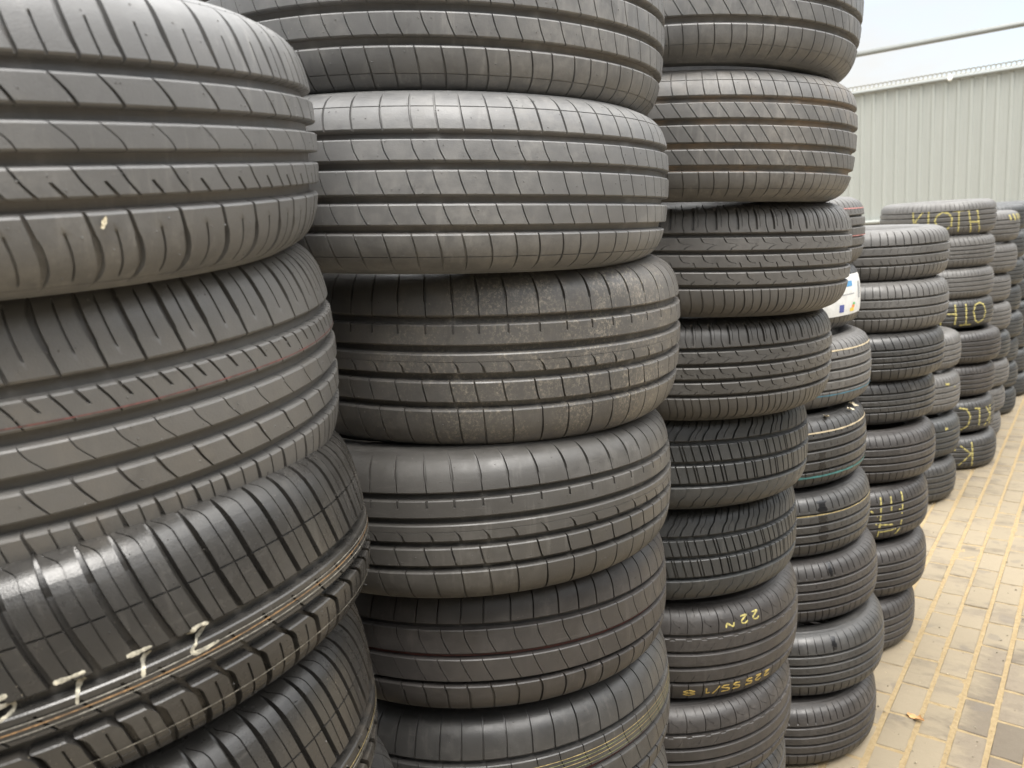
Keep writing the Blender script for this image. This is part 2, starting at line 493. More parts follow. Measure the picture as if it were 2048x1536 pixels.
PAT['ticked'] = dict(n=52, gd=7, gw=8.4, g=[.0520, .0165, -.0165, -.0520], rows=12, ribs=[
    ([F(.1, [(0, -4), (.4, 1), (.7, 1.5), (1, -1)], [(0, .8), (.3, 1.8), (1, 1.3)], [(0, .1), (.1, 1.5), (.3, 3.5), (1, 4)]),
      F(.32, [(0, -3), (.5, -2), (.62, 0), (.78, 15), (1, 16)], [(0, 1.0)], span(.58, .8, 1.4)),
      F(.66, [(0, -3), (.3, 0), (1, 1)], [(0, .8)], span(.05, .35, 1.5))], [(.060, .8, .5)]),
    ([F(.2, [(0, 0), (.14, 2)], [(0, 12), (.1, 12), (.16, 10)], span(0, .12, 1.6)),
      F(.5, [(0, 14), (.3, 14), (1, 0)], [(0, .9)], span(.35, .95, .9))], []),
    ([], []),
    ([F(.3, [(0, 16), (.5, 10), (1, 0)], [(0, .9)], span(.5, 1, 1.4))], []),
    ([F(.2, [(0, 0), (.5, -1), (1, -4)], [(0, 1.8), (.6, 1.5), (1, .8)], [(0, 4.5), (.6, 3), (.9, 1), (1, .1)])], []),
])
PAT['plain_rib'] = dict(n=78, gd=7, gw=7.8, g=[.0470, .0155, -.0155, -.0470], rows=6, ribs=[
    ([F(.2, [(0, 0), (.5, .6), (1, 1.5)], [(0, 1), (.3, 2.2), (1, 2.2)], [(0, .1), (.15, 1.5), (.35, 4), (.85, 4), (.92, 0), (1, 0)])], []),
    ([F(.3, [(0, 0), (1, 4)], [(0, 1)], span(.35, .8, 1))], []),
    ([F(.3, [(0, 0), (1, 4)], [(0, 1)], span(.2, .8, .9))], []),
    ([F(.3, [(0, 0), (1, 4)], [(0, 1)], span(.3, .7, 1))], []),
    ([F(.2, [(0, 0), (.5, 1), (1, 0)], [(0, 1.6), (.6, 1.6), (1, .8)], [(0, 1), (.1, 4), (.6, 3), (.9, 1), (1, .1)])], []),
])
PAT['bar_shoulder'] = dict(n=74, gd=7, gw=9.0, g=[.0400, .0020, -.0380], rows=8, ribs=[
    ([F(.2, [(0, 0), (1, .5)], [(0, 1), (.25, 3.4), (1, 3.2)], [(0, .1), (.12, 1.5), (.3, 5), (1, 5)])], []),
    ([F(.3, [(0, 10), (.25, 9), (.75, 2), (1, 1)], [(0, 1.4)], span(.2, .8, 2))], []),
    ([F(.3, [(0, 0), (.4, 0), (1, 8)], [(0, 1), (.4, 1.2), (1, 2.4)], span(.42, 1, 4))], []),
    ([F(.2, [(0, 0), (.5, .5), (1, -2)], [(0, 2), (.3, 3), (.8, 2.4), (1, 1)], [(0, 1), (.08, 5), (.6, 4), (.9, 1), (1, .1)])], []),
])
PAT['slant_shoulder'] = dict(n=64, gd=7, gw=7.8, g=[.0400, .0130, -.0140, -.0420], rows=8, ribs=[
    ([F(.2, [(0, 0), (.5, 5), (1, 14)], [(0, 1.2), (.3, 2.6), (1, 2.4)], [(0, .1), (.12, 1.5), (.3, 4.5), (1, 5)])], []),
    ([F(.3, [(0, 0), (1, 5)], [(0, 1)], span(.3, .8, 1.5))], []),
    ([F(.3, [(0, 0), (1, 7)], [(0, 1.1)], [(0, 2)])], []),
    ([F(.3, [(0, 0), (1, 7)], [(0, 1.1)], [(0, 2)])], []),
    ([F(.2, [(0, 0), (.5, 1.5), (1, 3)], [(0, 1.6), (.3, 2.2), (1, .8)], [(0, 4.5), (.6, 3), (.9, 1), (1, .1)])], []),
])
PAT['deep_block'] = dict(n=66, gd=8, gw=11.4, g=[-.0055, -.0410], rows=14, ribs=[
    ([F(.1, [(0, -1), (.12, .4), (.35, 3.5), (.6, 9), (.8, 15), (1, 22)], [(0, 1.2), (.1, 3), (.3, 4.6), (1, 5.4)], [(0, .2), (.06, 1.5), (.2, 7), (.4, 11), (1, 12)]),
      F(.62, [(0, -12), (.08, -9), (.13, -3), (.18, 0), (.35, 3), (.6, 9), (.8, 14), (1, 20)], [(0, .8), (.5, .9), (1, 1.1)], span(.07, 1, 2.5))], [(.0420, 2.0, 2.5)]),
    ([F(.3, [(0, -2), (.3, 0), (1, 12)], [(0, 1.2), (.3, 2.0), (1, 2.2)], span(.25, 1, 5))], [(-.0180, .8, .7), (-.0305, .8, .7)]),
    ([F(.1, [(0, -9), (.08, -3), (.3, 2), (.6, 6), (1, 8)], [(0, 5.5), (.6, 5.5), (.9, 3.5), (1, 1.2)], [(0, 13), (.6, 12), (.88, 5), (1, .3)]),
      F(.62, [(0, -2), (.5, 4), (1, 7)], [(0, 1.4)], span(.14, .72, 3.5))], [(-.0830, .9, .6)]),
])
PAT['teardrop'] = dict(n=60, gd=7, gw=9.6, g=[.0440, .0140, -.0140, -.0440], rows=10, ribs=[
    ([F(.1, [(0, -8), (.3, -4), (.6, 2), (1, 12)], [(0, .4), (.3, 1.4), (.6, 3.4), (1, 2.6)], [(0, .1), (.2, 1), (.5, 5), (1, 5.5)]),
      F(.6, [(0, -6), (.3, -3), (.6, 3), (1, 12)], [(0, 1)], span(.45, .85, 2))], [(.0960, 1.0, .6)]),
    ([F(.3, [(0, 0), (1, 10)], [(0, 1.4)], [(0, 4)])], []),
    ([F(.3, [(0, 0), (1, 10)], [(0, 1.2)], [(0, 4)])], []),
    ([F(.3, [(0, 0), (1, 10)], [(0, 1.4)], [(0, 4)])], []),
    ([F(.1, [(0, 0), (.5, 2), (1, 0)], [(0, 2), (.5, 3), (1, 1)], [(0, 5), (.6, 4), (.9, 1), (1, .1)])], []),
])


def rib_edges(p):
    hw = p['gw'] / 2000
    e = [S_END]
    for g in p['g']: e += [g + hw, g - hw]
    e.append(-S_END)
    return [(e[2 * i], e[2 * i + 1]) for i in range(len(e) // 2)]


def tread_mesh(name):
    p = PAT[name]
    rng = random.Random(name)
    mb = MB()
    per = 2 * math.pi * RB * 1000                      # circumference in mm
    L0 = np.array([rng.choice((.86, .94, 1.0, 1.0, 1.08, 1.18)) for _ in range(p['n'])])
    Ls = L0 / L0.sum() * per
    st = np.concatenate([[0], np.cumsum(Ls)[:-1]])
    gd = p['gd'] / 1000 * 1.3
    edges = rib_edges(p)
    for k, ((sa, sb), (feats, rings)) in enumerate(zip(edges, p['ribs'])):
        first, last = k == 0, k == len(edges) - 1
        ts = set(np.linspace(0, 1, p['rows']).round(4))
        for f in feats:
            for key in ('d', 'w'): ts |= {round(t, 4) for t, _ in f[key]}
        cham = .0015
        rows = []                                        # (s, t, depth)
        if first: rows += [(sa, 0, .004), (sa, 0, 0)]
        else: rows += [(sa + .0017, 0, gd + .0004), (sa, 0, cham * .8)]
        body = [(sa + (sb - sa) * t, t, 0.0) for t in sorted(ts)]
        lo, hi = (0 if first else cham), (0 if last else cham)
        body = [r for r in body if sa - r[0] >= lo - 1e-9 and r[0] - sb >= hi - 1e-9]
        if not first: body.insert(0, (sa - cham, cham / (sa - sb), 0.0))
        if not last: body.append((sb + cham, 1 - cham / (sa - sb), 0.0))
        for (rs, rw, rd) in rings:
            rw, rd = rw / 1000, rd / 1000
            body = [r for r in body if abs(r[0] - rs) > rw * .55]
            for q, dd in ((rw / 2, 0), (rw * .3, rd), (-rw * .3, rd), (-rw / 2, 0)):
                body.append((rs + q, (sa - rs - q) / (sa - sb), dd))
        body.sort(key=lambda r: -r[0])
        rows += [r for i, r in enumerate(body) if i == 0 or abs(r[0] - body[i - 1][0]) > 1e-5 and not (first and i == 0)]
        if first: rows.pop(2) if abs(rows[2][0] - rows[1][0]) < 1e-6 else None
        if last: rows += [(sb, 1, .004)]
        else: rows += [(sb, 1, cham * .8), (sb - .0017, 1, gd + .0004)]
        s = np.array([r[0] for r in rows]); t = np.array([r[1] for r in rows]); bd = np.array([r[2] for r in rows])
        if not feats:
            th = np.linspace(0, 2 * math.pi, 300, endpoint=False)[None].repeat(len(s), 0)
            dep = bd[:, None].repeat(300, 1)
        else:
            fs = sorted(feats, key=lambda f: f['off'])
            C, W, D = [], [], []
            for f in fs:
                C.append(np.interp(t, *zip(*f['c'])) if f['lin'] else curve(f['c'], t)); W.append(np.interp(t, *zip(*f['w'])) * 1.1); D.append(np.interp(t, *zip(*f['d'])) / 1000)
            cols, deps = [], []
            m = len(fs)
            for pi in range(p['n']):
                jit = rng.uniform(-.3, .3)
                for j, f in enumerate(fs):
                    u = st[pi] + f['off'] * Ls[pi] + C[j] + jit
                    w = W[j]; cw = np.minimum(.35, w * .2)
                    d = np.maximum(D[j], bd)
                    e0 = np.minimum(d, np.maximum(bd, 0))
                    cols += [u - w / 2 - cw, u - w / 2 + cw * .3, u + w / 2 - cw * .3, u + w / 2 + cw]
                    deps += [e0, d, d, e0]
            cols, deps = np.array(cols), np.array(deps)         # (n*m*4, rows)
            nf = len(cols) // 4
            oc, od = [], []
            nm = 3 if m == 1 else 2
            for q in range(nf):
                oc += list(cols[4 * q:4 * q + 4]); od += list(deps[4 * q:4 * q + 4])
                a = cols[4 * q + 3]
                b = cols[4 * (q + 1)] if q + 1 < nf else cols[0] + per
                for z in range(1, nm + 1):
                    oc.append(a + (b - a) * z / (nm + 1)); od.append(bd)
            th = np.array(oc).T / 1000 / RB
            dep = np.array(od).T
        P = place(s[:, None] + 0 * th, th, dep)
        mb.grid(P, wrap=True)
    # groove floors
    for g in p['g']:
        hw = p['gw'] / 2000 - .0010
        s = np.array([g + hw, g + hw * .55, g - hw * .55, g - hw])
        d0 = np.array([gd, gd, gd, gd])
        nb = 288
        th = np.linspace(0, 2 * math.pi, nb, endpoint=False)
        dep = d0[:, None].repeat(nb, 1)
        if p.get('bars'):                                # wear bars
            for q in range(8):
                i = int((q + .31) * nb / 8)
                dep[:, i:i + 2] -= .0017
        mb.grid(place(s[:, None] + 0 * th[None], th[None] + 0 * s[:, None], dep), wrap=True)
    # moulding nubs
    if p['rows'] >= 10:
        for pi in range(p['n']):
            for (sa, sb) in edges:
                for q in range(3 if abs(sa) + abs(sb) > .1 else 2):
                    if rng.random() < .35: continue
                    sv = sb + (sa - sb) * rng.choice((.1, .24, .4, .55, .72, .9))
                    tv = (st[pi] + rng.uniform(.1, .9) * Ls[pi]) / 1000 / RB
                    rad = rng.uniform(.0006, .0010)
                    hair = name == 'deep_block' and rng.random() < .10
                    if hair: rad = .00045
                    a = np.linspace(0, 2 * math.pi, 6, endpoint=False)
                    ring = place(sv + rad * np.cos(a), tv + rad * np.sin(a) / RB, np.full(6, .0001))
                    top = place(sv + .55 * rad * np.cos(a), tv + .55 * rad * np.sin(a) / RB, np.full(6, -.0042 if hair else -.0006))
                    mb.add(np.concatenate([ring, top]), [[i, i + 6, (i + 1) % 6 + 6, (i + 1) % 6] for i in range(6)] + [[11, 10, 9, 8, 7, 6]])
    return mb.mesh('tread_' + name)


def ring_mesh(name, sr, nseg=144, inner=False):
    """surface of revolution over (s, depth) rows"""
    mb = MB()
    th = np.linspace(0, 2 * math.pi, nseg, endpoint=False)
    s = np.array([a for a, _ in sr]); d = np.array([b for _, b in sr])
    mb.grid(place(s[:, None] + 0 * th[None], th[None] + 0 * s[:, None], d[:, None] + 0 * th[None]), wrap=True, flip=(s[0] < s[-1]) != inner)
    return mb.mesh(name)


def sidewall_rows():
    rows = [(S_END, .0042), (S_END, .0002)]
    s = S_END + .001
    while s < S_MAX - .002:
        q = (s - S_END)
        d = 0.0
        if abs(q - .008) < .0012 or abs(q - .0125) < .0012: d = -.0007        # rim-protection beads
        if abs(q - .060) < .002: d = -.0012
        rows.append((s, d))
        s += .0013 if q < .016 else .003
    rows.append((S_MAX, 0))
    return rows


SIDE_UP = ring_mesh('sidewall_upper', sidewall_rows())
SIDE_LO = ring_mesh('sidewall_lower', [(-a, b) for a, b in sidewall_rows()])
_in = [(S_MAX, 0), (S_MAX - .004, .006)] + [(S_MAX - .012 - i * .012, .0105) for i in range(16) if S_MAX - .012 - i * .012 > .02]
LINER = ring_mesh('inner_liner', _in + [(-a, b) for a, b in _in[::-1]], inner=True)

TREAD = {}


def tread(name):
    if name not in TREAD: TREAD[name] = tread_mesh(name)
    return TREAD[name]


# ------------------------------------------------------------------ setting: paving, ground, hall wall
def paving():
    rng = random.Random(11)
    mb = MB()
    tone = []
    x0, x1, y0, y1 = -2.385, 2.2, 0.3, 14.6
    nr = int((x1 - x0) / .0985)
    for r in range(nr):
        xa = x0 + r * .0985 + rng.uniform(-.0012, .0012)
        y = y0 - rng.random() * .0 - (.0975 if r % 2 else 0) + rng.uniform(-.012, .012)
        while y < y1:
            L_ = .1935
            gx, gy = .0066 + rng.uniform(0, .0014), .0042 + rng.uniform(0, .0016)
            X = (xa + gx, xa + .0985 - gx); Y = (y + gy, y + .1955 - gy)
            dz = rng.uniform(-.0016, .0014); tx, ty = rng.uniform(-.008, .008), rng.uniform(-.006, .006)
            cx, cy = sum(X) / 2, sum(Y) / 2
            ch = .0062
            def pt(px, py, z): return (px, py, z + (px - cx) * tx + (py - cy) * ty)
            V = []
            for (ins, z) in ((0, -.014), (0, dz - .0042), (ch * .45, dz - .0008), (ch * 1.3, dz)):
                V += [pt(X[0] + ins, Y[0] + ins, z), pt(X[1] - ins, Y[0] + ins, z), pt(X[1] - ins, Y[1] - ins, z), pt(X[0] + ins, Y[1] - ins, z)]
            Fc = []
            for k in range(3):
                for i in range(4):
                    a, b = k * 4 + i, k * 4 + (i + 1) % 4
                    Fc.append([a, b, b + 4, a + 4])
            Fc.append([12, 13, 14, 15])
            mb.add(V, Fc)
            g = rng.uniform(0, 1)
            tone += [g] * len(V)
            y += .1955
    me = mb.mesh('paving_blocks', angle=30)
    at = me.attributes.new('tone', 'FLOAT', 'POINT')
    at.data.foreach_set('value', np.array(tone, np.float32))
    m, t, b = new_mat('concrete_pavers')
    tc = nd(t, 'ShaderNodeTexCoord')
    v = tc.outputs['Object']
    a = nd(t, 'ShaderNodeAttribute', attribute_name='tone')
    sp = nd(t, 'ShaderNodeSeparateXYZ')
    t.links.new(v, sp.inputs[0])
    c = mixc(t, a.outputs['Fac'], (.110, .089, .064), (.190, .155, .110))
    c = mixc(t, math_(t, 'MULTIPLY', ramp(t, noise(t, v, 28, 5, .7), .45, .65), .35), c, (.100, .080, .056))
    c = mixc(t, math_(t, 'MULTIPLY', ramp(t, noise(t, v, 240, 4, .7), .35, .7), .30), c, (.10, .086, .068))
    # pale dried sand slurry spread over the blocks; bare grey-brown concrete towards the near right
    mp_ = nd(t, 'ShaderNodeMapping')
    mp_.inputs['Scale'].default_value = (1.0, 2.2, 1.0)
    t.links.new(v, mp_.inputs['Vector'])
    n1 = noise(t, mp_.outputs['Vector'], 2.6, 6, .62, .6)
    n2 = noise(t, mp_.outputs['Vector'], 13, 5, .65, .8)
    film = math_(t, 'ADD', math_(t, 'MULTIPLY', n1, .65), math_(t, 'MULTIPLY', n2, .35))
    bare = math_(t, 'MULTIPLY', ramp(t, sp.outputs['X'], -.36, -.20), ramp(t, sp.outputs['Y'], 3.3, 2.7))
    film = math_(t, 'SUBTRACT', math_(t, 'ADD', film, .10), math_(t, 'MULTIPLY', bare, .24))
    c = mixc(t, math_(t, 'MULTIPLY', ramp(t, film, .43, .62), .76), c, (.235, .194, .130))
    st = ramp(t, noise(t, v, 9, 2, .4, .2), .66, .69)
    c = mixc(t, math_(t, 'MULTIPLY', st, .45), c, (.125, .107, .088))
    c = mixc(t, math_(t, 'MULTIPLY', ramp(t, noise(t, v, 55, 5, .7), .62, .72), .5), c, (.25, .20, .13))
    t.links.new(c, b.inputs['Base Color'])
    b.inputs['Roughness'].default_value = .82
    bump(t, b, math_(t, 'ADD', noise(t, v, 420, 5, .7), math_(t, 'MULTIPLY', noise(t, v, 45, 4), 1.4)), .45, .0022)
    o = link('paving', me, m)
    tag(o, kind='structure')

    # joint sand: a lumpy sheet a few mm under the block tops
    sm, t, b = new_mat('joint_sand')
    tc = nd(t, 'ShaderNodeTexCoord')
    v = tc.outputs['Object']
    c = mixc(t, ramp(t, noise(t, v, 60, 5, .7), .3, .7), (.25, .182, .092), (.32, .245, .135))
    c = mixc(t, ramp(t, noise(t, v, 330, 3, .6), .60, .72), c, (.22, .15, .075))
    t.links.new(c, b.inputs['Base Color'])
    b.inputs['Roughness'].default_value = .95
    bump(t, b, noise(t, v, 500, 5, .75), .8, .004)
    nx, ny = 180, 560
    gx_, gy_ = np.meshgrid(np.linspace(x0, x1, nx), np.linspace(y0, y1, ny), indexing='ij')
    rr = np.random.default_rng(3)
    z = -.0036 + rr.uniform(-.0016, .0016, gx_.shape) + .0012 * np.sin(gx_ * 9 + 2 * np.sin(gy_ * 4))
    mb2 = MB()
    mb2.grid(np.stack([gx_, gy_, z], -1), flip=False)
    tag(link('joint_sand', mb2.mesh('joint_sand'), sm), kind='structure')


def grit():
    """small stones and crumbs lying loose on the blocks and in the joints"""
    rng = random.Random(21)
    mb = MB()
    for i in range(900):
        x, y = rng.uniform(-.72, .35), 1.6 + 6 * rng.random() ** 1.6
        r = rng.choice((.0012, .0016, .002, .0028, .004)) * rng.uniform(.7, 1.2)
        V = []
        for (u, v) in [(0, 1)] + [(k * math.pi / 2 + rng.random(), rng.uniform(-.2, .3)) for k in range(4)] + [(0, -1)]:
            c = math.sqrt(max(0, 1 - v * v))
            V.append((x + r * c * math.cos(u) * rng.uniform(.7, 1.3), y + r * c * math.sin(u) * rng.uniform(.7, 1.3), r * .4 + r * v * .6))
        mb.add(V, [[0, 1, 2], [0, 2, 3], [0, 3, 4], [0, 4, 1], [5, 2, 1], [5, 3, 2], [5, 4, 3], [5, 1, 4]])
    m, t, b = new_mat('grit')
    tc = nd(t, 'ShaderNodeTexCoord')
    t.links.new(mixc(t, ramp(t, noise(t, tc.outputs['Object'], 45, 2), .4, .6), (.07, .055, .04), (.42, .36, .26)), b.inputs['Base Color'])
    b.inputs['Roughness'].default_value = .9
    tag(link('grit', mb.mesh('grit', False), m), 'fine sand grit and crumbs scattered over the paving', 'grit', kind='stuff')


def ground():
    m, t, b = new_mat('yard_ground')
    tc = nd(t, 'ShaderNodeTexCoord')
    v = tc.outputs['Object']
    br = nd(t, 'ShaderNodeTexBrick')
    br.inputs['Scale'].default_value = 5.0
    br.inputs['Mortar Size'].default_value = .02
    for k, q in (('Color1', (.25, .215, .165, 1)), ('Color2', (.21, .18, .14, 1)), ('Mortar', (.30, .23, .13, 1))): br.inputs[k].default_value = q
    t.links.new(v, br.inputs['Vector'])
    c = mixc(t, ramp(t, noise(t, v, 1.5, 6), .4, .7), br.outputs['Color'], (.31, .27, .205))
    t.links.new(c, b.inputs['Base Color'])
    b.inputs['Roughness'].default_value = .9
    mb = MB()
    mb.add([(-150, -150, -.016), (150, -150, -.016), (150, 150, -.016), (-150, 150, -.016)], [[0, 1, 2, 3]])
    tag(link('ground', mb.mesh('ground', False), m), kind='structure')


def hall():
    WY = 15.0
    root = bpy.data.objects.new('cladding_wall', None)
    COL.objects.link(root)
    root.location = (0, WY, 0)
    tag(root, 'pale ribbed metal cladding wall behind the tyre stacks', 'wall')
    pm, t, b = new_mat('pale_cladding')
    tc = nd(t, 'ShaderNodeTexCoord')
    v = tc.outputs['Object']
    mp_ = nd(t, 'ShaderNodeMapping')
    mp_.inputs['Scale'].default_value = (3, 3, .5)
    t.links.new(v, mp_.inputs['Vector'])
    c = mixc(t, noise(t, mp_.outputs['Vector'], 1.2, 5), (.300, .314, .290), (.345, .356, .330))
    c = mixc(t, math_(t, 'MULTIPLY', ramp(t, noise(t, v, 18, 4), .6, .75), .25), c, (.25, .25, .225))
    t.links.new(c, b.inputs['Base Color'])
    b.inputs['Roughness'].default_value = .45
    sm, t, b = new_mat('galvanised_trim')
    tc = nd(t, 'ShaderNodeTexCoord')
    c = mixc(t, noise(t, tc.outputs['Object'], 6, 5), (.20, .21, .20), (.26, .27, .255))
    t.links.new(c, b.inputs['Base Color'])
    b.inputs['Roughness'].default_value = .5
    b.inputs['Metallic'].default_value = .2
    dm, t, b = new_mat('grey_plinth')
    tc = nd(t, 'ShaderNodeTexCoord')
    c = mixc(t, noise(t, tc.outputs['Object'], 5, 5), (.20, .20, .19), (.27, .27, .25))
    t.links.new(c, b.inputs['Base Color'])
    xa, xb = -14.0, 7.0
    # trapezoidal sheet
    xs, ys = [], []
    x = xa
    while x < xb:
        for dx, dy in ((0, 0), (.020, -.022), (.055, -.022), (.075, 0), (.118, 0), (.124, -.004), (.130, 0)):
            xs.append(x + dx); ys.append(dy)
        x += .182
    mb = MB()
    zs = np.array([1.36, 3.50])
    P = np.stack([np.array(xs)[None] + 0 * zs[:, None], np.array(ys)[None] + 0 * zs[:, None], zs[:, None] + 0 * np.array(xs)[None]], -1)
    mb.grid(P, flip=True)
    link('cladding_panel', mb.mesh('cladding_panel', True, 20), pm, root)
    mb = MB(); mb.box(xa, xb, -.12, .06, 1.30, 1.36); link('sill', mb.mesh('sill', False), pm, root)
    mb = MB(); mb.box(xa, xb, -.06, .06, -.01, 1.297); link('plinth', mb.mesh('plinth', False), dm, root)
    mb = MB(); mb.box(xa, xb, .03, .12, 1.363, 3.5); link('backing', mb.mesh('backing', False), dm, root)
    # half-round gutter trim
    mb = MB()
    a = np.linspace(0, 2 * math.pi, 14, endpoint=False)
    X = np.linspace(xa, xb, 60)
    P = np.stack([X[None] + 0 * a[:, None], -.045 + .034 * np.cos(a)[:, None] + 0 * X[None], 3.525 + .030 * np.sin(a)[:, None] + 0 * X[None]], -1)
    mb.grid(np.concatenate([P, P[:1]]))
    link('edge_trim', mb.mesh('edge_trim'), sm, root)
    # perforated eaves strip above the trim: round holes with the sky behind
    mb = MB()
    pitch = .068
    zc, hh, rad = 3.598, .042, .0255
    k = int((xb - xa) / pitch)
    na = 12
    ang = np.linspace(0, 2 * math.pi, na, endpoint=False) + math.pi / na
    for i in range(k):
        cx = xa + (i + .5) * pitch
        ring = np.stack([cx + rad * np.cos(ang), 0 * ang - .062, zc + rad * np.sin(ang)], -1)
        q = np.maximum(np.abs(np.cos(ang)) / (pitch / 2), np.abs(np.sin(ang)) / hh)
        rim = np.stack([cx + np.cos(ang) / q, 0 * ang - .062, zc + np.sin(ang) / q], -1)
        back = ring + np.array([0, .006, 0])
        mb.grid(np.stack([rim, ring, back]), wrap=True)
    rm, t, b = new_mat('pale_eaves_strip')
    tc = nd(t, 'ShaderNodeTexCoord')
    c = mixc(t, noise(t, tc.outputs['Object'], 4, 5), (.30, .30, .265), (.37, .37, .335))
    t.links.new(c, b.inputs['Base Color'])
    link('eaves_strip', mb.mesh('eaves_strip', False), rm, root)
    # steel rail carried on posts above the wall
    rl = bpy.data.objects.new('steel_rail', None)
    COL.objects.link(rl)
    rl.location = (0, WY + .25, 0)
    tag(rl, 'thin grey steel rail running above the pale wall against the sky', 'rail')
    ang = .010
    mb = MB()
    mb.box(-9, 4.5, -.035, .035, 4.165, 4.245)
    o = link('beam', mb.mesh('beam', False), sm, rl)
    for px in (-8.6, 2.6):
        mb = MB(); mb.box(px - .03, px + .03, -.03, .03, -.01, 4.163); link('post', mb.mesh('post', False), sm, rl)
    # bulkhead lamp under the trim
    mb = MB()
    u = np.linspace(0, math.pi, 9); w = np.linspace(0, 2 * math.pi, 14, endpoint=False)
    mb.grid(np.stack([.034 * np.sin(u)[:, None] * np.cos(w)[None], .034 * np.sin(u)[:, None] * np.sin(w)[None], .040 * np.cos(u)[:, None] + 0 * w[None]], -1), wrap=True)
    a2 = np.linspace(0, 2 * math.pi, 10, endpoint=False)
    for r_, z0, z1 in ((.018, .036, .075),):
        mb.grid(np.stack([np.stack([r_ * np.cos(a2), r_ * np.sin(a2), 0 * a2 + z], -1) for z in (z0, z1)]), wrap=True)
    wm, t, b = new_mat('white_enamel')
    tc = nd(t, 'ShaderNodeTexCoord')
    t.links.new(mixc(t, noise(t, tc.outputs['Object'], 40, 3), (.78, .78, .75), (.85, .85, .82)), b.inputs['Base Color'])
    o = link('wall_bulb', mb.mesh('wall_bulb'), wm)
    o.location = (-2.25, WY - .10, 3.515)
    o.rotation_euler = (math.radians(-40), 0, 0)
    tag(o, 'small white round bulb hanging under the wall edge trim', 'bulb')


def yard_light_blockers():
    """plain unseen halls added behind and right of the camera to block horizon light"""
    m, t, b = new_mat('light_blocker_cladding')
    tc = nd(t, 'ShaderNodeTexCoord')
    c = mixc(t, noise(t, tc.outputs['Object'], 1.5, 5), (.085, .09, .09), (.12, .125, .12))
    t.links.new(c, b.inputs['Base Color'])
    b.inputs['Roughness'].default_value = .6
    for (x0, x1, y0, y1, h_, lb_) in ((-9, 12, -9.0, -3.6, 5.2, 'unseen grey ribbed hall added behind the viewpoint to block low sky light'),
                                      (6.5, 12, -3.3, 13.5, 4.6, 'unseen grey ribbed hall added right of the yard to block low sky light')):
        root = bpy.data.objects.new('hall', None)  # out-of-view hall, added to cut light from the horizon
        COL.objects.link(root)
        tag(root, lb_, 'building')
        mb = MB(); mb.box(x0, x1, y0, y1, -.01, h_); link('wall', mb.mesh('light_blocker_wall', False), m, root)
        mb = MB(); mb.box(x0 - .15, x1 + .15, y0 - .15, y1 + .15, h_ + .003, h_ + .16); link('roof', mb.mesh('light_blocker_roof', False), m, root)
        mb = MB()
        if x1 - x0 > y1 - y0:
            for i in range(int((x1 - x0) / .5)): mb.box(x0 + i * .5, x0 + i * .5 + .06, y1 + .002, y1 + .03, .2, h_ - .05)
        else:
            for i in range(int((y1 - y0) / .5)): mb.box(x0 - .03, x0 - .002, y0 + i * .5, y0 + i * .5 + .06, .2, h_ - .05)
        link('wall_ribs', mb.mesh('light_blocker_ribs', False), m, root)


ground()
grit()
yard_light_blockers()
paving()
hall()

